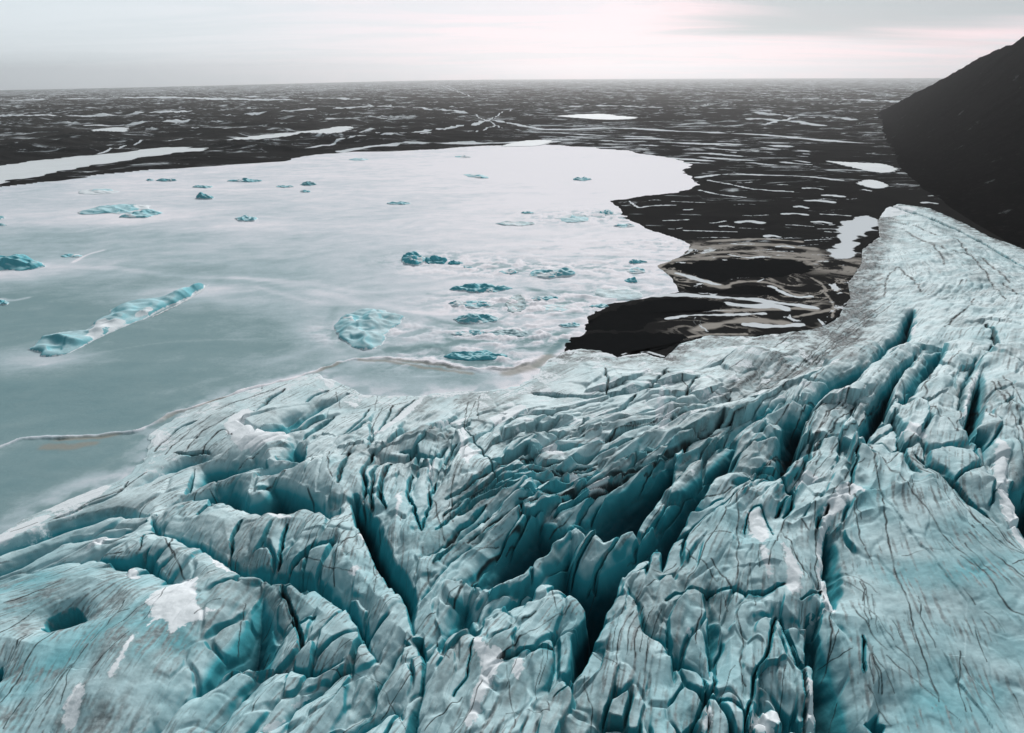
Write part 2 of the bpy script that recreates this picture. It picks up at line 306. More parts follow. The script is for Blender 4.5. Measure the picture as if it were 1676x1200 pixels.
# ------------------------------------------------------------------ GLACIER: traced crevasses (near lip, far lip, depth, near slope, far slope)
CREV = [
 ([(-40, 925), (0, 908), (48, 894), (84, 878), (143, 859), (191, 846), (243, 843)], [(-40, 905), (0, 888), (57, 868), (84, 853), (120, 844), (167, 831), (205, 826), (243, 836)], 6, 4, 1.3),
 ([(-40, 955), (0, 941), (24, 931), (55, 915), (91, 897), (110, 886), (143, 884), (190, 881), (215, 868), (240, 853)], [(-40, 935), (0, 919), (30, 906), (60, 893), (95, 884), (120, 874), (160, 870), (200, 864), (225, 853), (241, 847)], 6, 4, 1.3),
 ([(-20, 960), (67, 929), (105, 918), (138, 915), (170, 923), (203, 931), (240, 930), (286, 947), (312, 949)], [(-20, 957), (67, 925), (105, 913), (143, 912), (190, 909), (222, 905), (245, 907), (262, 919), (275, 936), (305, 945)], 9, 5, 2.2),
 ([(247, 843), (251, 872), (286, 880), (322, 892), (346, 906), (370, 923), (394, 937), (421, 938), (457, 949), (483, 954), (515, 959), (548, 980), (572, 998), (584, 1029), (598, 1055), (622, 1080)],
  [(251, 842), (259, 850), (266, 864), (293, 870), (334, 879), (353, 893), (372, 901), (400, 912), (443, 916), (457, 922), (500, 922), (534, 941), (548, 951), (577, 975), (602, 1000), (609, 1024), (608, 1050), (624, 1078)], 11, 6, 2.2),
 ([(256, 842), (274, 827), (305, 816), (332, 813), (358, 824), (400, 832), (424, 842), (448, 843), (474, 845), (481, 838), (507, 834), (530, 838), (556, 836)],
  [(256, 838), (270, 822), (300, 806), (328, 797), (350, 788), (385, 784), (412, 792), (418, 812), (432, 786), (450, 778), (480, 788), (510, 797), (540, 811), (556, 826)], 9, 5, 1.25),
 ([(206, 804), (243, 791), (262, 778), (307, 764), (347, 750)], [(207, 800), (248, 774), (284, 751), (319, 741), (347, 746)], 6, 5, 1.0),
 ([(311, 801), (330, 792), (348, 785), (379, 778), (415, 768), (439, 761)], [(304, 798), (319, 761), (343, 752), (367, 746), (403, 752), (415, 744), (436, 753)], 6, 5, 1.2),
 ([(300, 803), (305, 790), (318, 765)], [(312, 803), (316, 785), (322, 763)], 6, 4, 4),
 ([(425, 781), (453, 778), (474, 770), (490, 763)], [(412, 776), (434, 761), (458, 757), (482, 750), (490, 756)], 4, 5, 1.2),
 ([(455, 750), (477, 752), (499, 755)], [(454, 745), (464, 726), (486, 706), (500, 724)], 7, 5, 1.2),
 ([(408, 700), (439, 704), (462, 706), (486, 697), (534, 667), (572, 646)], [(408, 696), (439, 687), (463, 674), (488, 668), (520, 653), (540, 653), (565, 643)], 3.4, 5, 0.9),
 ([(577, 806), (574, 835), (578, 858), (598, 881), (605, 910), (622, 943), (639, 967), (658, 981), (670, 1000), (680, 1037)],
  [(590, 806), (612, 833), (624, 850), (634, 879), (650, 900), (657, 926), (672, 934), (681, 955), (688, 985), (686, 1034)], 20, 6, 3.0),
 ([(742, 950), (752, 949), (760, 942), (772, 960), (800, 958), (830, 950), (872, 924), (895, 905), (917, 879), (936, 857), (953, 872), (975, 882), (990, 888), (1015, 872), (1038, 855), (1058, 836), (1081, 808), (1091, 800), (1104, 784)],
  [(740, 946), (758, 917), (782, 892), (803, 868), (831, 858), (860, 836), (879, 820), (895, 835), (915, 835), (943, 823), (967, 809), (991, 796), (1010, 787), (1045, 771), (1075, 754), (1104, 742)], 13, 6, 1.0),
 ([(780, 1022), (800, 996), (855, 975), (875, 957), (890, 949), (925, 960), (955, 972), (962, 992), (945, 1020), (936, 1060), (936, 1100), (940, 1128), (953, 1100), (977, 1055), (990, 1015), (1000, 985), (1007, 957), (1025, 933),
   (1050, 910), (1082, 897), (1083, 935), (1090, 920), (1098, 890), (1130, 855), (1158, 815), (1168, 800), (1190, 778), (1198, 760), (1203, 735), (1225, 720), (1245, 706)],
  [(776, 1008), (800, 981), (836, 956), (872, 929), (895, 910), (917, 883), (937, 861), (950, 880), (962, 905), (968, 914), (985, 900), (1015, 878), (1038, 861), (1060, 840), (1085, 812), (1105, 796), (1130, 768), (1160, 738), (1184, 712), (1208, 707), (1241, 700)], 24, 7, 1.15),
 ([(904, 1040), (905, 1070), (905, 1105), (895, 1152)], [(907, 1036), (937, 1006), (922, 1045), (924, 1078), (913, 1108), (899, 1152)], 6, 6, 1.6),
 ([(1030, 962), (1040, 985), (1047, 1020), (1062, 1040), (1085, 1055), (1100, 1080), (1101, 1122)], [(1034, 957), (1055, 988), (1061, 1013), (1076, 1030), (1096, 1038), (1111, 1060), (1121, 1085), (1105, 1120)], 7, 4, 2),
 ([(1095, 1052), (1108, 1088), (1135, 1090), (1150, 1100), (1162, 1108)], [(1090, 1012), (1101, 1040), (1121, 1068), (1146, 1086), (1160, 1102)], 7, 6, 1.6),
 ([(1153, 970), (1157, 1050), (1161, 1108)], [(1160, 966), (1190, 1018), (1194, 1060), (1184, 1092), (1163, 1108)], 7, 5, 1.2),
 ([(1232, 1163), (1270, 1161), (1280, 1187), (1312, 1199)], [(1229, 1148), (1255, 1141), (1273, 1147), (1292, 1166), (1316, 1183)], 6, 5, 1.5),
 ([(1321, 1007), (1324, 1060), (1324, 1110), (1337, 1150), (1335, 1230), (1330, 1300)], [(1340, 1000), (1360, 1004), (1370, 1040), (1386, 1080), (1408, 1120), (1425, 1160), (1440, 1230), (1440, 1300)], 15, 8, 1.0),
 ([(1354, 862), (1349, 885), (1349, 930), (1351, 970), (1367, 1000)], [(1362, 852), (1378, 870), (1384, 910), (1388, 950), (1372, 1000)], 12, 8, 1.8),
 ([(1418, 722), (1434, 697), (1465, 662), (1463, 637), (1475, 615), (1490, 600), (1503, 577)], [(1405, 716), (1399, 690), (1414, 670), (1420, 650), (1438, 626), (1460, 603), (1482, 583), (1500, 574)], 20, 6, 2.6),
 ([(1467, 662), (1487, 651), (1507, 629), (1522, 613), (1540, 597), (1548, 575)], [(1467, 640), (1478, 615), (1494, 598), (1508, 578), (1528, 566), (1545, 560)], 9, 5, 1.1),
 ([(1261, 783), (1275, 781), (1294, 760), (1311, 733), (1315, 705), (1323, 682), (1343, 661), (1360, 647), (1382, 628), (1410, 611), (1422, 600), (1442, 588), (1452, 574), (1470, 567), (1487, 557), (1494, 540), (1499, 514)],
  [(1258, 779), (1262, 739), (1268, 697), (1279, 681), (1304, 677), (1320, 659), (1332, 637), (1358, 611), (1398, 598), (1418, 592), (1430, 576), (1444, 555), (1467, 540), (1475, 513), (1493, 508)], 14, 6, 1.7),
 ([(1175, 724), (1200, 710), (1223, 696), (1251, 684), (1271, 670), (1294, 659), (1312, 662)], [(1170, 714), (1200, 685), (1228, 668), (1257, 651), (1289, 638), (1305, 652)], 6, 5, 1.2),
 ([(1572, 718), (1580, 680), (1588, 650), (1603, 615), (1612, 598)], [(1582, 728), (1602, 706), (1616, 680), (1618, 640), (1614, 598)], 16, 7, 2.8),
 ([(1583, 726), (1600, 737), (1613, 750), (1620, 785)], [(1600, 706), (1626, 714), (1628, 740), (1623, 787)], 9, 5, 1.5),
 ([(1574, 696), (1567, 660), (1572, 630), (1588, 600), (1596, 585)], [(1580, 690), (1577, 660), (1583, 630), (1598, 600), (1604, 585)], 8, 4, 3),
 ([(1650, 792), (1655, 820), (1668, 852), (1700, 890), (1740, 930)], [(1656, 784), (1690, 765), (1730, 790), (1760, 850), (1750, 925)], 15, 8, 1.4),
 ([(262, 1202), (286, 1166), (348, 1120), (377, 1099), (405, 1088), (414, 1092), (440, 1088), (458, 1083)], [(205, 1215), (240, 1184), (270, 1145), (293, 1116), (334, 1061), (372, 1011), (400, 966), (425, 945), (446, 945), (462, 975), (474, 1020), (462, 1080)], 17, 6, 0.95),
 ([(350, 1215), (375, 1173), (400, 1144), (431, 1104), (448, 1089)], [(318, 1215), (345, 1172), (372, 1138), (396, 1111), (411, 1092), (446, 1086)], 9, 6, 1.2),
 ([(448, 1089), (462, 1089), (476, 1101), (495, 1108), (519, 1107), (543, 1097), (560, 1088)], [(448, 1080), (470, 1083), (490, 1090), (520, 1089), (545, 1086), (562, 1082)], 7, 6, 2.5),
 ([(436, 1206), (495, 1153), (534, 1125), (556, 1100)], [(420, 1206), (455, 1162), (478, 1141), (500, 1120), (548, 1102)], 3.5, 4, 1.0),
 ([(568, 1225), (574, 1200), (581, 1182), (610, 1168), (622, 1120), (639, 1087), (658, 1058), (676, 1050)], [(530, 1225), (548, 1200), (570, 1165), (595, 1130), (614, 1100), (622, 1082), (640, 1059), (662, 1049)], 12, 6, 1.1),
 ([(684, 1225), (688, 1160), (690, 1130), (699, 1090), (701, 1060), (692, 1040)], [(660, 1225), (668, 1165), (678, 1140), (687, 1100), (684, 1065), (676, 1045)], 18, 6, 3),
 ([(575, 1196), (610, 1186), (630, 1175), (648, 1161), (662, 1178)], [(580, 1178), (612, 1163), (640, 1143), (657, 1149), (668, 1172)], 7, 6, 1.5),
 ([(700, 1092), (709, 1075), (722, 1056), (746, 1038), (768, 1036), (782, 1050), (792, 1030)], [(692, 1056), (702, 1032), (722, 1003), (746, 969), (761, 946), (776, 966), (792, 985), (796, 1012)], 16, 7, 1.25),
 ([(68, 1030), (80, 1037), (97, 1033), (115, 1026), (136, 1014)], [(68, 1026), (74, 1014), (88, 1004), (106, 997), (126, 991), (141, 998), (139, 1010)], 9, 9, 6.0),
 ([(-12, 1120), (0, 1117), (6, 1104), (7, 1092)], [(-12, 1100), (-5, 1090), (5, 1089)], 6, 8, 3),
 ([(1425, 1181), (1440, 1200), (1454, 1182)], [(1427, 1176), (1440, 1160), (1447, 1138), (1452, 1176)], 5, 8, 3),
 ([(872, 799), (900, 787), (930, 774), (965, 777), (1000, 762), (1040, 747), (1078, 731)], [(870, 790), (900, 774), (930, 759), (955, 766), (975, 756), (1010, 746), (1045, 733), (1080, 723)], 4, 5, 1.0),
 ([(870, 835), (905, 822), (945, 806), (985, 789), (1030, 770), (1080, 748)], [(868, 829), (900, 815), (942, 799), (983, 782), (1027, 764), (1078, 743)], 4, 5, 1.3),
 ([(690, 975), (715, 945), (745, 905), (790, 868), (825, 842), (860, 825)], [(684, 972), (708, 938), (738, 898), (785, 860), (820, 835), (858, 818)], 6, 5, 1.8),
 ([(705, 905), (735, 880), (780, 850), (820, 826), (850, 812)], [(700, 902), (730, 872), (775, 842), (815, 818), (848, 806)], 4, 4, 1.4),
]
# polylines with a width in pixels: (points, width, depth)
SLOTS = [
 ([(372, 906), (378, 885), (390, 862), (397, 853)], 6, 6), ([(323, 845), (338, 832), (355, 822)], 4, 3), ([(417, 677), (427, 665), (443, 652), (467, 637)], 6, 3),
 ([(496, 716), (510, 702), (546, 681)], 6, 3), ([(500, 656), (517, 646), (538, 640)], 4, 2), ([(285, 742), (305, 744), (337, 739), (346, 743)], 5, 3),
 ([(610, 742), (600, 762), (595, 790), (598, 832)], 6, 8), ([(622, 752), (612, 774), (608, 800), (613, 832)], 7, 9), ([(640, 762), (628, 782), (624, 810), (631, 838)], 7, 9),
 ([(552, 800), (560, 775), (572, 745)], 7, 6), ([(728, 767), (738, 750), (748, 738)], 4, 3), ([(655, 747), (690, 756), (715, 757), (731, 741)], 5, 3),
 ([(755, 706), (775, 725), (790, 738), (803, 765), (816, 794)], 3, 3), ([(870, 645), (900, 646), (945, 651), (990, 648), (1030, 646), (1060, 640), (1075, 625), (1092, 603)], 6, 2.5),
 ([(958, 694), (975, 688), (1000, 684), (1020, 671), (1040, 652)], 6, 2.5), ([(878, 709), (905, 704), (934, 700)], 4, 2), ([(990, 603), (994, 625), (994, 646)], 4, 2),
 ([(815, 1099), (835, 1086), (860, 1074), (906, 1068)], 6, 4), ([(905, 1150), (915, 1142), (935, 1134), (950, 1112)], 3, 3), ([(817, 1097), (860, 1056), (900, 1021), (930, 998)], 2, 1.5),
 ([(828, 1105), (834, 1150), (841, 1210)], 2, 1.5), ([(955, 1112), (965, 1160), (970, 1210)], 2.2, 1.8), ([(895, 1152), (897, 1180)], 2, 1.5), ([(825, 1187), (860, 1180), (896, 1177)], 1.5, 1),
 ([(1145, 1092), (1155, 1122), (1160, 1152), (1158, 1210)], 5, 5), ([(1168, 1100), (1172, 1120), (1160, 1150)], 4, 4), ([(1086, 985), (1112, 967), (1146, 965), (1182, 969), (1202, 966), (1225, 973), (1260, 971), (1282, 960)], 5, 4),
 ([(1158, 1146), (1180, 1149), (1200, 1160), (1212, 1176), (1228, 1182)], 5, 4), ([(1270, 1003), (1260, 1050), (1243, 1094), (1228, 1140), (1214, 1190), (1208, 1240)], 6, 5), ([(1277, 1008), (1294, 1050), (1313, 1110), (1321, 1140), (1316, 1220)], 7, 7),
 ([(1337, 868), (1345, 846), (1354, 826)], 6, 5), ([(1337, 868), (1335, 915), (1337, 955)], 2, 2), ([(1308, 988), (1325, 973), (1342, 958)], 7, 4), ([(1221, 882), (1221, 846), (1234, 834), (1250, 845), (1266, 882)], 3, 2.5),
 ([(1278, 873), (1290, 850)], 2, 1.2), ([(1278, 873), (1265, 905), (1255, 940)], 2.5, 1.5), ([(1278, 873), (1300, 915), (1320, 945), (1332, 962)], 3, 2), ([(1298, 852), (1312, 860), (1323, 875)], 2, 1),
 ([(1425, 728), (1427, 762), (1433, 800), (1443, 840), (1448, 880), (1460, 920), (1470, 960), (1480, 1000), (1490, 1040), (1500, 1080), (1515, 1120), (1531, 1166)], 2.4, 1.6),
 ([(1440, 760), (1470, 800), (1500, 835), (1530, 880), (1560, 915), (1600, 950), (1620, 990), (1640, 1020), (1690, 1050)], 1.8, 1.1), ([(1500, 770), (1520, 800), (1560, 840), (1592, 878)], 2, 1.2),
 ([(1395, 1000), (1410, 1030), (1430, 1060), (1448, 1078)], 2.2, 1.4), ([(1362, 1000), (1360, 1040), (1353, 1090)], 2.4, 1.5), ([(1408, 1048), (1412, 1085), (1416, 1105)], 4, 2), ([(1418, 1070), (1436, 1105), (1446, 1135)], 2.5, 1.5),
 ([(1500, 750), (1525, 776), (1550, 796), (1582, 822), (1612, 852)], 7, 3), ([(1612, 852), (1640, 885), (1690, 935)], 3, 1.6), ([(1550, 800), (1585, 850), (1620, 890), (1690, 930)], 2.2, 1.2), ([(1580, 890), (1620, 930), (1676, 985)], 1.6, 1),
 ([(1418, 722), (1404, 738), (1397, 752), (1393, 792), (1388, 802)], 4, 3), ([(1612, 538), (1625, 555), (1630, 577), (1620, 568)], 6, 4), ([(1465, 672), (1468, 710), (1478, 750), (1502, 787)], 9, 2.2),
 ([(460, 950), (468, 975), (478, 1000), (487, 1022), (494, 1042), (492, 1072)], 7, 8), ([(472, 1003), (490, 1026), (514, 1008)], 4, 3), ([(472, 865), (462, 888), (450, 922)], 5, 4), ([(568, 876), (556, 896), (550, 920), (545, 952)], 2.4, 2),
 ([(468, 928), (490, 911), (520, 897), (548, 893)], 5, 2), ([(258, 876), (283, 905), (300, 942)], 2, 1.4), ([(282, 880), (281, 910)], 1.5, 1), ([(228, 905), (238, 880), (255, 868)], 3, 3),
 ([(0, 1165), (20, 1140), (40, 1110), (60, 1080), (92, 1043)], 2, 1), ([(15, 1205), (30, 1170), (45, 1150)], 2, 1), ([(22, 1087), (35, 1062), (48, 1050)], 1.8, 1), ([(0, 1052), (30, 1030), (60, 1005)], 2, 1), ([(15, 1000), (60, 980), (100, 962)], 1.6, .8),
 ([(75, 955), (110, 940), (130, 930)], 1.5, .7), ([(777, 1055), (768, 1100), (758, 1130), (744, 1148)], 3, 3), ([(790, 1130), (770, 1170), (740, 1210)], 3, 2), ([(700, 1200), (730, 1165), (756, 1150)], 2.5, 1.5),
 ([(1115, 970), (1135, 935), (1165, 890), (1190, 845), (1200, 822)], 3.2, 2.2), ([(1120, 905), (1150, 930), (1175, 955)], 2.5, 1.5), ([(1160, 925), (1185, 950), (1200, 968)], 2.2, 1.4), ([(1150, 885), (1195, 888)], 1.6, 1), ([(1205, 820), (1206, 900), (1203, 955)], 2, 1.4),
 ([(1145, 830), (1180, 822), (1200, 810)], 2, 1.2), ([(1110, 895), (1130, 880), (1160, 850)], 2, 1.2), ([(1210, 1010), (1211, 1060), (1214, 1100), (1220, 1128)], 2, 1.4), ([(1055, 905), (1063, 925), (1064, 945)], 2, 1.2),
 ([(905, 960), (903, 985), (908, 1010)], 2, 1.2), ([(1148, 975), (1142, 1010), (1138, 1060)], 1.5, .9), ([(1300, 705), (1290, 740), (1270, 775)], 2, 1), ([(1200, 805), (1235, 790), (1262, 780)], 7, 4), ([(1275, 790), (1300, 800), (1298, 825), (1282, 845)], 5, 3),
 ([(1270, 845), (1283, 822), (1300, 802)], 6, 4), ([(1340, 720), (1345, 740), (1335, 762)], 1.6, .8), ([(1515, 635), (1516, 660), (1535, 690), (1560, 722)], 2, 1.2), ([(1530, 600), (1518, 625), (1515, 640)], 3, 2.2), ([(1460, 740), (1500, 760), (1530, 800)], 2, 1),
 ([(1447, 487), (1449, 455), (1468, 440)], 2.2, 1.4), ([(1470, 440), (1500, 470), (1505, 484)], 1.6, 1), ([(1545, 545), (1560, 530), (1585, 515), (1590, 500)], 2.5, 1.5), ([(1640, 470), (1655, 485), (1690, 505)], 3, 1.5), ([(1450, 335), (1500, 350), (1560, 372), (1630, 410), (1690, 450)], 4, 2),
 ([(1500, 395), (1560, 420), (1600, 425), (1650, 470)], 2.5, 1.5), ([(1440, 360), (1500, 372), (1540, 395)], 2.2, 1.5), ([(1560, 400), (1600, 440), (1640, 500)], 2.2, 1), ([(1480, 380), (1530, 410), (1545, 440)], 1.6, 1),
 ([(545, 790), (535, 770), (540, 745)], 2.5, 2), ([(430, 800), (440, 790), (452, 783)], 3, 2), ([(505, 800), (512, 815), (500, 828)], 3, 2), ([(675, 780), (665, 810), (680, 840), (690, 868)], 4, 2), ([(715, 790), (700, 830), (690, 870)], 4, 2.5),
 ([(700, 800), (720, 850), (728, 875)], 1.6, 1), ([(745, 790), (735, 820), (742, 850)], 3, 1.5), ([(640, 690), (655, 672), (680, 655)], 4, 2), ([(600, 725), (625, 700), (645, 665)], 4, 2), ([(560, 715), (590, 695), (605, 670)], 4, 2),
 ([(1200, 640), (1150, 665), (1100, 690), (1060, 715)], 4, 2), ([(1140, 620), (1115, 650), (1085, 668), (1030, 690)], 4, 2), ([(1240, 660), (1190, 690), (1130, 712), (1090, 728)], 3.5, 2), ([(1055, 700), (1010, 718), (980, 728)], 2.5, 1.4),
 ([(1090, 605), (1130, 640), (1195, 640)], 2, .8), ([(1100, 790), (1060, 812), (1020, 835), (975, 842)], 5, 3), ([(1110, 735), (1150, 712), (1180, 700)], 3, 2),
 ([(240, 775), (205, 800), (160, 818), (120, 838)], 3, 1.5), ([(210, 790), (190, 812), (130, 835), (90, 850)], 4, 2), ([(250, 795), (300, 772)], 3, 1.5), ([(255, 740), (290, 700), (320, 690)], 4, 1.8), ([(270, 745), (300, 715), (345, 682)], 3, 1.5),
 ([(300, 742), (335, 705), (375, 685), (385, 678)], 3, 1.4), ([(330, 742), (350, 715), (370, 705), (378, 720)], 3, 1.5), ([(355, 672), (395, 655), (430, 645), (470, 630)], 2.5, 1), ([(320, 660), (370, 645), (420, 637), (455, 625)], 2, .8),
]
SNOW = [
 [(243, 1000), (258, 970), (290, 955), (322, 943), (327, 985), (322, 1003), (338, 1010), (357, 1003), (332, 1026), (300, 1042), (277, 1054), (281, 1035), (262, 1028), (246, 1048), (255, 1015)],
 [(222, 1064), (232, 1061), (216, 1090), (201, 1112), (196, 1130), (182, 1134), (199, 1100)], [(128, 1139), (146, 1134), (141, 1165), (126, 1205), (98, 1205), (115, 1165)],
 [(209, 937), (225, 934), (233, 945), (222, 952), (207, 946)], [(139, 904), (160, 884), (176, 879), (193, 882), (170, 894)], [(287, 945), (305, 942), (316, 949), (305, 953)], [(342, 902), (372, 925), (392, 937), (360, 935), (345, 921)],
 [(438, 848), (450, 846), (470, 853), (480, 860), (460, 862)], [(571, 943), (580, 932), (591, 934), (586, 946), (575, 948)], [(479, 1147), (505, 1129), (513, 1132), (486, 1155)], [(432, 1197), (468, 1171), (476, 1175), (446, 1207)],
 [(82, 832), (94, 819), (130, 815), (152, 800), (190, 795), (152, 821), (100, 834)], [(-10, 884), (30, 861), (78, 841), (88, 848), (40, 871), (-5, 896)], [(368, 702), (400, 688), (442, 706), (484, 706), (452, 732), (400, 747), (378, 724)],
 [(536, 612), (547, 620), (550, 634), (536, 638), (528, 622)], [(395, 672), (412, 668), (416, 680), (400, 692), (360, 705), (372, 690)],
 [(775, 1050), (788, 1054), (801, 1080), (816, 1074), (827, 1092), (803, 1140), (778, 1205), (758, 1205), (774, 1150), (791, 1102), (778, 1080)], [(838, 1092), (855, 1088), (858, 1115), (848, 1130), (840, 1120)],
 [(1372, 803), (1352, 823), (1341, 865), (1337, 900), (1340, 960), (1355, 1005), (1330, 1008), (1318, 1000), (1345, 1005), (1374, 1000), (1353, 965), (1350, 880), (1359, 850), (1381, 833), (1400, 814), (1414, 824), (1402, 799), (1386, 797)],
 [(1278, 896), (1306, 934), (1312, 980), (1290, 986), (1286, 945)], [(1224, 846), (1246, 841), (1263, 885), (1246, 906), (1226, 881)], [(1244, 904), (1258, 920), (1262, 950), (1254, 958), (1246, 935)],
 [(1300, 780), (1320, 772), (1345, 782), (1320, 788), (1302, 800)], [(1472, 712), (1490, 706), (1516, 728), (1500, 732)], [(1487, 505), (1500, 520), (1498, 548), (1490, 545)], [(1568, 712), (1572, 690), (1580, 655), (1590, 630), (1601, 600), (1608, 600), (1596, 632), (1588, 655), (1580, 700), (1576, 720)],
 [(1628, 720), (1650, 740), (1648, 780), (1665, 850), (1690, 910), (1670, 900), (1640, 850), (1626, 790)], [(1318, 1115), (1330, 1125), (1338, 1150), (1336, 1200), (1317, 1200), (1324, 1150)],
 [(1230, 1165), (1250, 1160), (1268, 1163), (1278, 1190), (1260, 1205), (1232, 1205)], [(1155, 1155), (1163, 1160), (1162, 1205), (1150, 1205)], [(1120, 1030), (1135, 1035), (1126, 1042)],
 [(750, 750), (760, 735), (775, 745), (790, 735), (775, 760), (762, 775)], [(800, 690), (830, 672), (862, 662), (858, 680), (830, 695), (810, 700)], [(800, 641), (850, 632), (895, 610), (870, 605), (840, 628), (795, 634)],
 [(760, 735), (745, 690), (752, 688), (768, 730)], [(700, 735), (720, 700), (765, 683), (770, 689), (735, 698), (712, 715)], [(975, 718), (980, 725), (995, 722), (985, 730), (972, 728)], [(890, 740), (905, 742), (930, 750), (900, 758), (880, 748)],
 [(930, 772), (955, 770), (960, 783), (935, 790)], [(960, 800), (1000, 780), (990, 800), (965, 812)], [(1080, 640), (1090, 655), (1085, 680), (1075, 700), (1070, 690)], [(1095, 670), (1105, 662), (1098, 690), (1085, 712), (1072, 710)],
 [(1426, 345), (1450, 335), (1510, 342), (1480, 352), (1440, 358)], [(860, 560), (900, 585), (895, 600), (870, 605)], [(700, 768), (712, 760), (712, 775), (705, 800)], [(605, 708), (640, 690), (690, 650), (700, 648), (660, 690), (620, 712)],
 [(970, 580), (1050, 573), (1088, 588), (1060, 580), (1010, 588)], [(560, 655), (590, 664), (580, 670)], [(745, 700), (750, 730), (762, 780), (770, 772), (760, 735)], [(590, 868), (600, 875), (596, 890), (588, 880)], [(650, 820), (660, 810), (655, 850), (648, 865)],
 [(1130, 770), (1140, 768), (1136, 790)], [(1163, 755), (1172, 752), (1170, 775), (1163, 770)],
]
DIRT = [([(1440, 356), (1428, 390), (1410, 436), (1398, 480), (1394, 530), (1366, 566)], 24, 1.5), ([(1300, 560), (1340, 556), (1385, 530)], 22, 1.3), ([(1110, 575), (1180, 562), (1260, 566)], 16, .8),
   # centre line, width px, amount : silt, grit and debris bands
 ([(1436, 352), (1405, 400), (1402, 470), (1402, 520), (1385, 562), (1340, 588), (1290, 603), (1232, 630)], 27, 1.0), ([(1360, 560), (1310, 580), (1260, 600), (1215, 640)], 26, .95),
 ([(1190, 640), (1130, 660), (1100, 672)], 9, .8), ([(1060, 606), (1075, 620), (1058, 640), (1000, 648), (940, 652), (860, 643)], 7, .6), ([(1240, 625), (1218, 655)], 18, .9), ([(930, 590), (980, 590), (1010, 595)], 16, .95),
 ([(1170, 555), (1230, 575), (1290, 600), (1320, 585)], 18, .85), ([(1110, 600), (1160, 590), (1230, 590), (1280, 600)], 18, .4), ([(880, 640), (900, 610), (930, 600)], 22, .65), ([(660, 690), (700, 660), (740, 650), (800, 650)], 26, .7),
 ([(780, 690), (820, 665), (845, 650)], 24, .8), ([(670, 725), (730, 725), (750, 715)], 22, .85), ([(680, 700), (700, 680)], 24, .45), ([(740, 650), (790, 660), (800, 680), (750, 700)], 24, .75),
 ([(130, 1185), (152, 1122), (190, 1060), (238, 1003)], 16, .7), ([(160, 1195), (196, 1130), (218, 1078), (245, 1040)], 22, .75), ([(205, 1160), (240, 1110), (290, 1050), (330, 1020)], 14, .5), ([(225, 970), (205, 1010), (180, 1060), (160, 1110)], 18, .35),
 ([(615, 1170), (635, 1120), (665, 1065)], 16, .55), ([(720, 1150), (735, 1100), (760, 1045)], 26, .5), ([(570, 1150), (600, 1110), (620, 1095)], 14, .3), ([(495, 1000), (530, 1020), (560, 1040), (580, 1080)], 26, .4), ([(1500, 755), (1540, 790), (1590, 830)], 14, .7),
 ([(1400, 560), (1430, 500), (1420, 440)], 14, .35), ([(1480, 720), (1490, 760), (1510, 790)], 14, .45), ([(300, 820), (340, 850), (390, 880)], 34, .22), ([(290, 900), (350, 930)], 34, .22), ([(540, 870), (545, 900)], 22, .35), ([(610, 880), (640, 850)], 16, .25), ([(660, 900), (690, 880), (720, 920)], 20, .3),
 ([(960, 860), (1010, 835), (1050, 830), (1080, 800)], 12, .5), ([(1060, 960), (1075, 990)], 10, .6), ([(1180, 730), (1230, 760), (1290, 740), (1330, 700), (1370, 660)], 24, .28), ([(1450, 690), (1470, 690)], 14, .35), ([(350, 780), (420, 765)], 16, .3), ([(260, 720), (280, 720)], 12, .6),
 ([(1270, 730), (1290, 740), (1300, 715)], 14, .5), ([(0, 1000), (100, 960)], 50, .15), ([(0, 1040), (60, 1000)], 40, .3), ([(1640, 480), (1676, 490)], 10, .3), ([(1560, 450), (1610, 460)], 26, .25),
]
FLOW = [((50, 1100), (1, -1.7)), ((250, 1100), (1, -1.5)), ((100, 950), (3, -1)), ((50, 900), (3, -1)), ((300, 900), (1.2, -1)), ((330, 850), (1, -1)), ((450, 1150), (1, -1.2)), ((480, 870), (1, -1.5)), ((400, 780), (2, -1)), ((450, 660), (2, -1)), ((300, 700), (1.5, -1)),
        ((650, 780), (.3, -1)), ((620, 900), (.1, -1)), ((700, 1100), (.6, -1)), ((850, 1000), (1, -1.2)), ((800, 850), (1.5, -1)), ((1000, 800), (1.6, -1)), ((1000, 680), (2, -.7)), ((1150, 740), (1.4, -1)), ((1100, 900), (1, -1.2)), ((1000, 1100), (.2, -1)), ((1200, 1100), (.05, -1)),
        ((1300, 950), (-.1, -1)), ((1350, 700), (1, -1.3)), ((1450, 600), (1, -1)), ((1300, 800), (.8, -1)), ((1450, 900), (-.3, -1)), ((1600, 950), (-.7, -1)), ((1600, 1150), (-.4, -1)), ((1600, 700), (.1, -1)), ((1500, 480), (1, -.8)), ((1430, 520), (1.5, -1)), ((1600, 450), (1.5, 1)), ((1500, 380), (2, .5))]

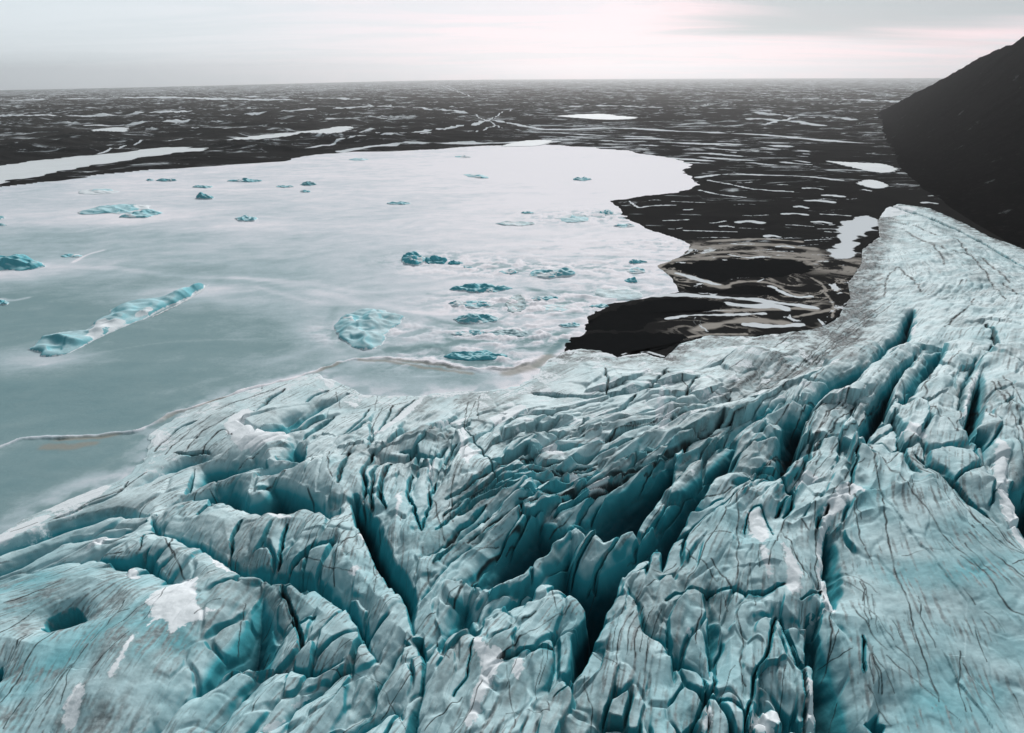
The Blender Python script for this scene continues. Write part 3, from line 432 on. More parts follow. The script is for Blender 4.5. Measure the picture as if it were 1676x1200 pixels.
def build_glacier():
    u = np.concatenate([np.linspace(-480, -60, 90, endpoint=False), np.linspace(-60, 1740, 1390, endpoint=False), np.linspace(1740, 2240, 110)]); nx = len(u)
    w = np.concatenate([np.linspace(2100, 1440, 40, endpoint=False), np.linspace(1440, 1215, 80, endpoint=False), np.linspace(1215, 318, 1030)]); ny = len(w)
    U, W = np.meshgrid(u, w); P = hit(U, W, 10.0); X, Y = P[..., 0], P[..., 1]
    hb, d = hb_raw(X, Y); d0 = d; d = d + 3.0 * fbm(X / 11, Y / 11, 19, 4) * np.exp(-np.abs(d) / 12)
    hb = np.where(d0 < 2, np.minimum(hb, .0) + .35 * sstep(d, -.6, .6) , hb + .3)
    # local flow direction
    pts = np.array([a for a, b in FLOW], float); dirs = np.array([b for a, b in FLOW], float); dirs /= np.hypot(dirs[:, 0], dirs[:, 1])[:, None]
    A0 = on_base(pts); A1 = on_base(pts + dirs * 12); dw = A1 - A0; ang2 = 2 * np.arctan2(dw[:, 1], dw[:, 0])
    cs = np.zeros(X.shape); sn = np.zeros(X.shape)
    for (ax, ay), a in zip(A0, ang2):
        wgt = 1.0 / (((X - ax) ** 2 + (Y - ay) ** 2) + 60) ** 1.6
        cs += wgt * math.cos(a); sn += wgt * math.sin(a)
    ang = 0.5 * np.arctan2(sn, cs); DX, DY = np.cos(ang), np.sin(ang)
    def lic(scale, length, n, seed):
        s = 0
        for k in range(n):
            t = (k / (n - 1) - .5) * length
            s = s + gn((X + DX * t) / scale, (Y + DY * t) / scale, seed)
        return s / n * (n ** 0.5) * 0.75
    l0 = lic(8.0, 90, 26, 13); l1 = lic(5.0, 26, 10, 3); l2 = lic(1.6, 12, 15, 5); l3 = lic(0.8, 9, 22, 7); l4 = lic(0.6, 7, 22, 9)
    # warped coordinates keep traced edges from being too clean
    Xw = X + fbm(X / 9, Y / 9, 21, 3) * 0.9 + gn(X / 1.8, Y / 1.8, 22) * 0.10
    Yw = Y + fbm(X / 9, Y / 9, 31, 3) * 0.9 + gn(X / 1.8, Y / 1.8, 32) * 0.10
    carve = np.zeros(X.shape); lip = np.full(X.shape, 60.0); slotd = np.zeros(X.shape); crk = np.zeros(X.shape); slotw = np.zeros(X.shape); cutc = np.zeros(X.shape); spc = np.hypot(X, Y) * .00125; wall = np.zeros(X.shape)
    bands = [(a, b, D * 1.65, sn_ * 1.2, sf_ * 1.3, True) for a, b, D, sn_, sf_ in CREV]
    rs = random.Random(11); fx = np.array([f[0] for f in FLOW], float); fd = np.array([f[1] for f in FLOW], float); fd /= np.hypot(fd[:, 0], fd[:, 1])[:, None]
    extra = []
    for k in range(230):
        px, py = rs.uniform(0, 1676), 340 + 860 * rs.random() ** .75
        near_i = np.argmin(np.hypot(fx[:, 0] - px, (fx[:, 1] - py) * 1.3)); a = math.atan2(fd[near_i, 1], fd[near_i, 0]) + rs.gauss(0, .13) + (rs.choice((-1.2, 1.1)) if rs.random() < .07 else 0)
        L = rs.uniform(18, 95) * (py / 900) ** 1.4; P0 = []; x, y = px, py
        for q in range(5): P0.append((x, y)); a += rs.gauss(0, .06); x += math.cos(a) * L / 4; y += math.sin(a) * L / 4 * .8
        extra.append((P0, rs.uniform(.7, 1.3) * (py / 900) ** .6, rs.uniform(.25, .8)))
    # long parallel blades between the traced crevasses of the middle
    KA = np.array([(745, 985), (790, 900), (880, 845), (990, 805), (1104, 748), (1180, 700)], float); KB = np.array([(690, 890), (770, 815), (872, 788), (1000, 757), (1085, 722), (1190, 660)], float)
    KC = np.array([(740, 800), (830, 752), (930, 725), (1040, 700), (1130, 655), (1230, 628)], float)
    for K0, K1, n_, w0, w1, d0_, d1_ in ((KA, KB, 13, 4.5, 9, 2.5, 5.0), (KB, KC, 11, 3.5, 6, 1.2, 2.6)):
        for k in range(n_):
            t = (k + rs.uniform(.2, .8)) / n_; P = smooth_line(K0 + (K1 - K0) * t + np.array([[0, rs.gauss(0, 3)] for _ in range(6)]), 1)
            a0 = rs.uniform(0, .6); a1 = min(1, a0 + rs.uniform(.22, .5)); P = P[int(a0 * len(P)):max(int(a1 * len(P)), int(a0 * len(P)) + 3)]
            extra.append(([tuple(q) for q in P], rs.uniform(w0, w1), rs.uniform(d0_, d1_)))
    KD = [((1345, 640), (1275, 720), (1215, 800)), ((1400, 650), (1350, 720), (1300, 790)), ((1600, 620), (1640, 700), (1660, 760)), ((1420, 520), (1330, 590), (1250, 640)), ((1040, 1000), (1010, 1080), (1000, 1190)), ((560, 860), (520, 900), (490, 930))]
    for P in KD:
        P = np.array(P, float)
        for k in range(6):
            Q = P[0] + (P - P[0]) * rs.uniform(.4, 1.1) + np.array([rs.uniform(-45, 45), rs.uniform(-30, 30)]) + np.array([[rs.gauss(0, 4), rs.gauss(0, 4)] for _ in P])
            extra.append(([tuple(q) for q in Q], rs.uniform(.8, 1.8), rs.uniform(.3, 1)))
    for P0, wd, D in SLOTS + extra:
        P0 = smooth_line(P0, 1); T = np.gradient(P0, axis=0); T /= np.hypot(T[:, 0], T[:, 1])[:, None] + 1e-9
        Nn = np.stack([-T[:, 1], T[:, 0]], -1); tp = np.ones(len(P0)); tp[0] = tp[-1] = 0.25; WS = .32 if wd < 3.5 else .46; tp = tp * (.72 + .45 * np.sin(np.arange(len(P0)) * 1.7 + P0[0, 0]) ** 2 * (wd >= 3.5))
        a = P0 + Nn * wd * WS * tp[:, None]; b = P0 - Nn * wd * WS * tp[:, None]
        if a[:, 1].mean() < b[:, 1].mean(): a, b = b, a
        bands.append((a, b, D * (1.6 if wd >= 3.5 else 1), 4.5 + 3 * (wd >= 3.5), 3.0 if wd < 4.5 else 2.2, False, wd))
    for near, far, D, sN, sF, big, wd in [tuple(q_) + ((99,) if len(q_) == 6 else ()) for q_ in bands]:
        a = on_base(smooth_line(near, 1)); b = on_base(smooth_line(far, 1)); poly = np.concatenate([a, b[::-1]])
        mg = 14.0 if big else 4.0
        lo = poly.min(0) - mg; hi = poly.max(0) + mg
        pp = np.concatenate([np.asarray(near, float), np.asarray(far, float)]); m_ = 30 + 110 * max(0, (pp[:, 1].max() - 350) / 850); ms = m_ + (60 if big else 0)
        c0 = np.searchsorted(u, pp[:, 0].min() - ms); c1 = np.searchsorted(u, pp[:, 0].max() + ms); r0 = np.searchsorted(-w, -(pp[:, 1].max() + ms)); r1 = np.searchsorted(-w, -(pp[:, 1].min() - ms))
        sub = (slice(r0, r1), slice(c0, c1)); XS, YS = Xw[sub], Yw[sub]; sb = (XS > lo[0]) & (XS < hi[0]) & (YS > lo[1]) & (YS < hi[1])
        if not sb.any(): continue
        ri, cc = np.nonzero(sb); s = (ri + r0, cc + c0)
        x, y = Xw[s], Yw[s]
        ins = inside(x, y, poly); dn = seg_dist(x, y, a); df = seg_dist(x, y, b)
        r = min(.9, D * .08) if big else 0.12
        dfr = np.sqrt(df * df + r * r) - r
        k = np.minimum(dn * sN, dfr * sF * (1 + 0.07 * l2[s]))
        dep = np.where(ins, k / (1 + (k / D) ** 3) ** (1 / 3.), 0)
        if big or wd >= 3.5: carve[s] = np.maximum(carve[s], dep)
        else: cutc[s] = np.maximum(cutc[s], dep)
        if not big and wd >= 3.5: slotw[s] = np.maximum(slotw[s], dep)
        if not big and wd < 9:
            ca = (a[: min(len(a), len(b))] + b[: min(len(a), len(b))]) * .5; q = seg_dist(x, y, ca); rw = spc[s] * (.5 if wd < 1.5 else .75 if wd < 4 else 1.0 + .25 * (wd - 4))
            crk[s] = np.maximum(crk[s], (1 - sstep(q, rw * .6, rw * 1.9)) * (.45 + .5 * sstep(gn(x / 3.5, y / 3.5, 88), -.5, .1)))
        wd_ = 0
        if big: lip[s] = np.minimum(lip[s], np.where(ins, 0, np.minimum(dn * 1.0, df)))
        else:
            slotd[s] = np.maximum(slotd[s], np.where(ins, np.clip(dep / max(D, .1) * 2, 0, 1), 0) * (0.9 if wd < 20 else 0.9))
            if D > 2.4: lip[s] = np.minimum(lip[s], np.where(ins, 0, np.minimum(dn, df) + 2.5))
    # fractured blades and blocks: cells drawn out along the flow, each with its own height and tilt
    F1 = np.full(X.shape, 9.0); F2 = np.full(X.shape, 9.0); PL = np.zeros(X.shape)
    rv = random.Random(5); k = 0
    for yy in range(19):
        for xx in range(24):
            py = 600 + (yy / 18) ** 1.25 * 660 + rv.uniform(-13, 13); stp = 1760 / 24; px = -30 + xx * stp + rv.uniform(-34, 34) + (yy % 2) * stp / 2
            if yy % 2 and py < 760 and rv.random() < .15: continue
            W0 = on_base([(px, py)])[0]; c1 = int(np.clip(np.searchsorted(u, px), 0, nx - 1)); r1 = int(np.clip(np.searchsorted(-w, -py), 0, len(w) - 1)); a = ang[r1, c1] + rv.gauss(0, .16)
            mx = 330 * (py / 900) ** .8; c0 = np.searchsorted(u, px - mx); c2 = np.searchsorted(u, px + mx); r0 = np.searchsorted(-w, -(py + mx * .9 + 60)); r2 = np.searchsorted(-w, -(py - mx * .9))
            sub = (slice(r0, r2), slice(c0, c2)); dx = Xw[sub] - W0[0]; dy = Yw[sub] - W0[1]; ca, sa = math.cos(a), math.sin(a)
            La = rv.uniform(11, 22); Lb = rv.uniform(4.2, 8.0); e_ = 1.0 if (650 < px < 1360 and 640 < py < 960) else 0.0; La *= 1 + .9 * e_; Lb *= 1 - .22 * e_; aa = dx * ca + dy * sa; bb = -dx * sa + dy * ca; m_ = np.hypot(aa / La, bb / Lb)
            pl = rv.uniform(-1.3, 1.3) + np.clip(aa, -15, 15) * rv.uniform(-.10, .10) + np.clip(bb, -7, 7) * rv.choice((-1, 1)) * rv.uniform(.12, .42)
            f1, f2 = F1[sub], F2[sub]; bt = m_ < f1
            F2[sub] = np.where(bt, f1, np.minimum(f2, m_)); PL[sub] = np.where(bt, pl, PL[sub]); F1[sub] = np.where(bt, m_, f1)
    FE = np.clip(F2 - F1, 0, 3)
    # rounded shoulders beside the crevasses
    round_ = .9 * np.exp(-lip / 2.0) * sstep(d, 2, 25) * (carve <= 0.01) + .9 * (carve > .01) * sstep(d, 2, 25)
    bulge = 3.2 * (1 - np.exp(-lip / 7.0)) * sstep(d, 10, 55)
    amp = sstep(d, 3, 50)
    def area(pts, soft):
        Wp = on_base(pts); q = seg_dist(X, Y, Wp, True); return sstep(np.where(inside(X, Y, Wp), q, -q) + 2.5 * fbm(X / 15, Y / 15, 18, 3), -soft, soft)
    right = area([(1360, 1500), (1352, 1180), (1372, 1010), (1385, 850), (1410, 770), (1440, 735), (1500, 765), (1560, 800), (1625, 800), (1640, 860), (1900, 1000), (1900, 1500)], 3.5)
    left = area([(-300, 1010), (0, 957), (105, 922), (200, 935), (300, 955), (335, 985), (320, 1060), (225, 1190), (160, 1320), (100, 1500), (-300, 1500)], 3.0)
    plates = np.maximum(area([(1060, 1130), (985, 1060), (1025, 975), (1060, 1010), (1100, 1090), (1120, 1200), (1000, 1210)], 2), np.maximum(area([(800, 1060), (890, 955), (955, 985), (930, 1050), (905, 1130), (960, 1200), (820, 1200)], 2), area([(1100, 960), (1130, 880), (1200, 790), (1290, 800), (1320, 900), (1325, 990), (1200, 965)], 2)))
    plates = np.maximum(plates, area([(260, 850), (320, 820), (400, 830), (420, 915), (350, 885), (290, 870)], 2)); plates = np.maximum(plates, area([(1500, 350), (1676, 420), (1800, 500), (1800, 620), (1600, 540), (1480, 500), (1420, 560), (1425, 400)], 5))
    calm = 1 - 0.65 * np.maximum(right, left)
    rdg = np.clip(np.abs(l1) * 1.4, 0, 1)
    h = hb - carve - round_ + bulge
    rough_ = sstep(d, 0, 10); trough = seg_dist(X, Y, on_base([(1402, 440), (1402, 500), (1385, 562), (1340, 588), (1290, 603), (1232, 632), (1190, 655)])); h -= 5.0 * np.exp(-(trough / 11) ** 2) * amp
    h += amp * calm * (0.85 * (rdg - .4) + 0.16 * l2); tong = sstep(Y, 260, 330) * sstep(X, 110, 150); h += tong * sstep(d, 1, 8) * 1.1 * np.clip(fbm(X / 9, Y / 9, 47, 4, .6) + .3 * l1, -.6, 1) + amp * 2.4 * fbm(X / 34, Y / 38, 41, 3) + 0.20 * (0.25 + amp) * fbm(X / 6, Y / 6, 51, 4)
    finz = np.maximum(sstep(X, -15, 10) * (1 - sstep(Y, 240, 275)) * (1 - sstep(X, 95, 120)) * sstep(Y, 120, 150) * (1 - .6 * sstep(Y, 190, 225)), np.maximum(.7 * sstep(Y, 190, 215) * sstep(X, 85, 110) * (1 - sstep(Y, 290, 330)) * .55, .5 * sstep(X, -70, -45) * (1 - sstep(Y, 235, 255)) * sstep(Y, 165, 180)))
    finz = finz + .16 * (1 - np.maximum(right, left))
    fin = np.clip(1 - np.abs(l0 - .1) * 2.4, 0, 1) ** 1.4; fin2 = np.clip(1 - np.abs(l1 + .2) * 2.2, 0, 1) ** 1.3
    h += amp * finz * (2.2 * fin + .35 * fin2 - .5) * (1 - .7 * sstep(Y, 185, 215)) * (1 - sstep(carve, 2, 6))
    bz = (1 - .93 * np.maximum(right, left)) * (1 - .72 * plates) * sstep(d, 6, 45) * (1 - .45 * sstep(Y, 200, 240)) * (1 - sstep(carve, 3, 8)) * (1 - sstep(Y, 290, 330)) * (F1 < 3)
    bz = bz * (.35 + .65 * sstep(fbm(X / 45, Y / 45, 117, 2), -.35, .15))
    bz = bz * (1 - .50 * (1 - sstep(X, -14, 0)) * (1 - sstep(Y, 190, 215)))
    h += bz * (PL * 1.12 * sstep(FE, 0, .09) - 3.4 * (1 - sstep(FE, 0, .17)) * sstep(fbm(X / 14, Y / 14, 119, 2), -.5, .2))
    crease = sstep(0.13 - np.abs(l1 + .1), 0.0, 0.13) * sstep(fbm(X / 30, Y / 30, 71, 2), -0.15, .35) * amp * calm
    midz = sstep(Y, 150, 190) * sstep(X, -70, -20) * (1 - sstep(X, 110, 150)) * (1 - sstep(Y, 235, 270)); crease *= .45 + .55 * midz; h -= crease * (.9 + .8 * midz) * (1 - .6 * sstep(Y, 200, 230))
    # steep faces shed their grit and show clean blue ice; crevasse shade is painted in by depth
    du = np.gradient(X, axis=1), np.gradient(Y, axis=1), np.gradient(h, axis=1); dv = np.gradient(X, axis=0), np.gradient(Y, axis=0), np.gradient(h, axis=0)
    nxx = du[1] * dv[2] - du[2] * dv[1]; nyy = du[2] * dv[0] - du[0] * dv[2]; nzz = du[0] * dv[1] - du[1] * dv[0]
    slope = np.hypot(nxx, nyy) / (np.abs(nzz) + 1e-6); slope[:, 1:-1] = (slope[:, 2:] + slope[:, 1:-1] + slope[:, :-2]) / 3; slope[1:-1] = (slope[2:] + slope[1:-1] + slope[:-2]) / 3
    near_ = 1 - sstep(Y, 100, 215)
    h = h - cutc
    surf = 0.10 * sstep(fbm(X / 22, Y / 22, 81, 4), -.1, .6) * amp + 0.10 * crease + .15 * near_ + 0.17 * sstep(fbm(X / 30 + 5, Y / 24, 91, 4), -.2, .5) * np.maximum(right, left)
    blue = np.maximum(surf, surf * .5 + .50 * sstep(slope, .8, 2.3) * sstep(d, 1, 12) * (.75 + .25 * near_))
    blue = np.maximum(blue, .9 * sstep(slotd, .15, .9) * (slotw > 0))  # slots take the dark end of the ramp, their shade put into colour
    blue = np.maximum(blue, np.clip(.5 * sstep(carve, .3, 4.0) + .5 * sstep(carve, 2.0, 9.0), 0, 1))  # colour darkens with carve depth, standing in for lost light
    dirt_dark = np.zeros(X.shape)
    for P0, wd, am in DIRT:
        P0 = np.array(P0, float); W0 = on_base(P0); Wa = on_base(P0 + np.array([wd * .5, 0])); Wb = on_base(P0 - np.array([0, wd * .5]))
        rad = .5 * (np.hypot(*(Wa - W0).T) + np.hypot(*(Wb - W0).T)).mean()
        q = seg_dist(X, Y, W0) + fbm(X / 8, Y / 8, 101, 4) * rad * .55
        dirt_dark = np.maximum(dirt_dark, am * (1 - sstep(q, rad * .45, rad * 1.25)))
    rag = sstep(fbm(X / 13, Y / 13, 103, 5, .62) + .5 * l1, -.32, .18); dirt_dark *= (0.55 + 0.6 * np.clip(l2 * 1.2 + .4, 0, 1)) * (.25 + .75 * rag); dirt_dark = np.clip(dirt_dark, 0, 1.4)
    st = sstep(l3 + .35 * l2, 0.12, 0.45) * sstep(fbm(X / 18, Y / 18, 111, 3), -.35, .35) * (1 - sstep(carve, .3, 1.5))
    st = np.maximum(st, sstep(l4 + .3 * l1, .12, .40) * sstep(fbm(X / 12 + 4, Y / 12, 113, 3), -.15, .35) * (1 - sstep(carve, .3, 1.5)) * (1 - sstep(Y, 180, 260)))
    dirt_dark = np.clip(np.maximum(np.maximum(dirt_dark, 0.74 * st), 0.6 * sstep(slotd, .1, .6) * (carve < 3.0)), 0, 1)  # last term darkens the inside of the slots
    dirt_dark = np.maximum(dirt_dark, .55 * bz * (1 - sstep(FE, .02, .12)) * sstep(l3 + .2, -.1, .4))  # shade of the narrow gaps between blocks, painted through the same mask
    dirt_dark = np.maximum(dirt_dark, 0.75 * crease * sstep(l3, -.1, .5))  # streaky darkening along the creases
    hz = sstep(X, 20, 60) * (1 - sstep(X, 150, 190)) * sstep(Y, 225, 260)           # gritty slabs beside the pools
    dirt_dark = np.clip(dirt_dark + 0.62 * hz * sstep(fbm(X / 7, Y / 7, 121, 5, .65), -.1, .7), 0, 1)
    er = sstep(fbm(X / 9, Y / 6, 123, 5, .65), -.35, .25); dirt_dark = np.maximum(dirt_dark, 1.1 * (1 - sstep(d, 2, 17)) * er * sstep(X, 5, 25))
    soot = sstep(fbm(X / 26 + .4 * l1, Y / 26, 127, 4, .6), .02, .45) * (.35 + .65 * np.clip(l3 + .5, 0, 1)) * (carve < 2); dirt_dark = np.maximum(dirt_dark, .62 * soot * (1 - .5 * right))
    dirt_dark = np.maximum(dirt_dark, .75 * left * sstep(fbm(X / 9, Y / 9, 128, 5, .65) + .5 * l3, -.1, .5))
    shore = (1 - sstep(d, 2, 30)) * (1 - .7 * sstep(X, 30, 80))
    snow = np.zeros(X.shape)
    for P0 in SNOW:
        poly = on_base(smooth_line(P0 + [P0[0]], 1)); lo = poly.min(0) - 3; hi = poly.max(0) + 3
        s = (X > lo[0]) & (X < hi[0]) & (Y > lo[1]) & (Y < hi[1])
        if not s.any(): continue
        x = X[s] + fbm(X[s] / 4, Y[s] / 4, 131, 3) * .7; y = Y[s] + fbm(X[s] / 4, Y[s] / 4, 132, 3) * .7
        q = seg_dist(x, y, poly); sg = np.where(inside(x, y, poly), q, -q)
        snow[s] = np.maximum(snow[s], sstep(sg, -1.6, 1.6) * (carve[s] < 1.5))
    snow = np.maximum(snow, 0.66 * shore * sstep(fbm(X / 11, Y / 8, 141, 5, .6), -.35, .35))
    mid = sstep(Y, 165, 215) * sstep(X, -60, 0) * (1 - sstep(X, 130, 170))
    snow = np.maximum(snow, 0.62 * mid * sstep(fbm(X / 9, Y / 9, 151, 4) - .5 * l1, -.2, .6) * (carve < .5))
    blue *= 1 - .55 * mid * (carve < 1)
    blue *= 1 - .8 * sstep(dirt_dark, .3, .9)
    h += snow * 0.12
    h = np.where(d < 0, np.minimum(h, -0.25), h) + np.where((d > 0) & (d < 3), 0.1, 0)
    lattice_mesh('glacier', X, Y, h, M_GL, mask=d > -3, attrs=dict(blue=blue, dirt_dark=dirt_dark, snow=snow, crack=crk), kind='structure')
build_glacier()

# ------------------------------------------------------------------ GROUND: outwash plain to the horizon
PONDS = [
 ([(-60, 285), (0, 272), (40, 265), (100, 258), (180, 252), (260, 242), (310, 240), (342, 245), (300, 250), (240, 256), (180, 266), (100, 280), (40, 292), (5, 298), (-60, 312)], 'frozen_pond'),
 ([(370, 229), (420, 222), (480, 217), (530, 212), (548, 208), (580, 206), (570, 213), (540, 221), (480, 222), (400, 231)], 'frozen_pond'),
 ([(908, 190), (940, 188), (990, 186), (1010, 190), (1055, 193), (1000, 197), (950, 194)], 'frozen_pond'),
 ([(1350, 264), (1400, 267), (1450, 269), (1476, 280), (1440, 285), (1400, 276)], 'frozen_pond'),
 ([(1401, 301), (1420, 294), (1445, 299), (1457, 307), (1430, 311)], 'frozen_pond'),
 ([(150, 212), (200, 207), (216, 212), (190, 219), (155, 216)], 'frozen_pond'),
 ([(820, 240), (850, 231), (900, 229), (905, 234), (880, 240)], 'frozen_pond'),
]
POOLS = [
 [(1086, 438), (1110, 431), (1180, 426), (1250, 424), (1320, 430), (1335, 440), (1300, 452), (1250, 456), (1200, 455), (1178, 466), (1140, 452), (1105, 442)],
 [(1115, 468), (1150, 474), (1185, 478), (1210, 468), (1245, 468), (1285, 484), (1240, 484), (1180, 482), (1130, 480)],
 [(958, 536), (990, 512), (1020, 502), (1060, 492), (1110, 488), (1160, 491), (1188, 499), (1170, 509), (1120, 514), (1085, 520), (1062, 530), (1052, 541), (1000, 543), (962, 542)],
 [(927, 568), (935, 555), (960, 548), (1010, 546), (1080, 546), (1130, 549), (1110, 562), (1085, 575), (1050, 576), (1010, 583), (960, 580), (935, 576)],
]
SWIRL = [  # slushy strands round the pools : points, width px, snow (1) or silt coloured (0)
 ([(1072, 442), (1085, 428), (1120, 425), (1170, 421), (1230, 419), (1290, 423), (1330, 426)], 4, 0), ([(1100, 446), (1140, 457), (1180, 470)], 9, 0), ([(1108, 448), (1140, 458), (1172, 467)], 5, 1), ([(1185, 472), (1205, 462), (1240, 461), (1270, 466), (1290, 480), (1322, 488)], 4, 0),
 ([(1130, 407), (1200, 401), (1260, 402), (1330, 408)], 5, 0), ([(1150, 415), (1240, 411), (1300, 416)], 3, 0), ([(1160, 396), (1240, 392), (1310, 398)], 3, 0), ([(1262, 470), (1300, 489), (1326, 486)], 4, 1), ([(1060, 484), (1120, 483), (1180, 487), (1240, 492), (1300, 500), (1332, 505)], 6, 1),
 ([(1190, 510), (1240, 508), (1300, 506), (1335, 507)], 6, 0), ([(1090, 523), (1130, 516), (1190, 517), (1250, 514)], 4, 1), ([(1196, 498), (1230, 502), (1262, 500), (1285, 506)], 8, 1), ([(1340, 524), (1360, 545), (1378, 537)], 4, 1), ([(1352, 542), (1344, 556)], 3, 1),
 ([(1288, 442), (1318, 436), (1340, 429)], 5, 0), ([(1328, 456), (1347, 466), (1352, 478)], 5, 0), ([(1140, 541), (1190, 528), (1240, 524), (1290, 531)], 9, 0), ([(1220, 532), (1270, 536), (1310, 532)], 7, 1), ([(1300, 520), (1340, 512), (1372, 505)], 5, 0), ([(1350, 480), (1366, 500), (1362, 520)], 5, 0),
 ([(1100, 560), (1150, 548), (1220, 548)], 3, 0), ([(925, 590), (950, 578), (1000, 584), (1050, 574), (1085, 584)], 3, 1), ([(1240, 440), (1275, 446), (1240, 462)], 2, 1), ([(1205, 474), (1230, 476)], 2, 1), ([(1060, 500), (1100, 504)], 1.5, 0), ([(1030, 520), (1028, 528)], 1.5, 1), ([(1052, 524), (1064, 526)], 2, 1),
]
SN_LINES = [  # frozen channels and drifts on the plain : points, width px
 ([(900, 213), (1000, 211), (1100, 215), (1200, 220), (1300, 226), (1420, 236)], 3.0), ([(1143, 291), (1180, 285), (1250, 287), (1310, 291), (1375, 296)], 2.6), ([(620, 226), (720, 215), (770, 209), (800, 198), (840, 205), (888, 213)], 3.0),
 ([(800, 198), (815, 190), (842, 180)], 1.6), ([(778, 191), (800, 200), (822, 213)], 2.2), ([(780, 218), (810, 209)], 1.6), ([(490, 246), (560, 236), (640, 226), (700, 222)], 2.6), ([(556, 249), (640, 239), (720, 236), (800, 235), (900, 232)], 3.4),
 ([(1160, 296), (1200, 303), (1240, 313), (1295, 317)], 2), ([(1145, 312), (1180, 320), (1220, 325)], 2), ([(1030, 330), (1045, 342), (1060, 338), (1105, 338)], 2), ([(1120, 378), (1205, 381)], 1.5), ([(1235, 198), (1290, 200), (1345, 207)], 4), ([(1250, 206), (1300, 195), (1330, 196)], 2),
 ([(1180, 186), (1280, 190), (1400, 198)], 1.5), ([(940, 175), (1100, 178), (1250, 184)], 1.5), ([(0, 193), (100, 192), (200, 190), (330, 183)], 1.8), ([(0, 163), (120, 160), (240, 158), (330, 161), (440, 165)], 2.2), ([(400, 190), (470, 186), (560, 180), (640, 176)], 2), ([(450, 232), (520, 226), (600, 218), (660, 214)], 2),
 ([(330, 214), (370, 211), (395, 210)], 3), ([(150, 206), (260, 204), (300, 203)], 1.6), ([(722, 139), (745, 150), (776, 160)], 1.3), ([(732, 139), (762, 156)], 1.0), ([(400, 158), (500, 160), (600, 165)], 2), ([(600, 176), (700, 180), (760, 186)], 1.8),
 ([(1300, 163), (1400, 165), (1480, 168)], 1.8), ([(500, 200), (560, 196), (640, 197)], 1.6), ([(160, 252), (240, 236), (300, 228)], 1.4),
]
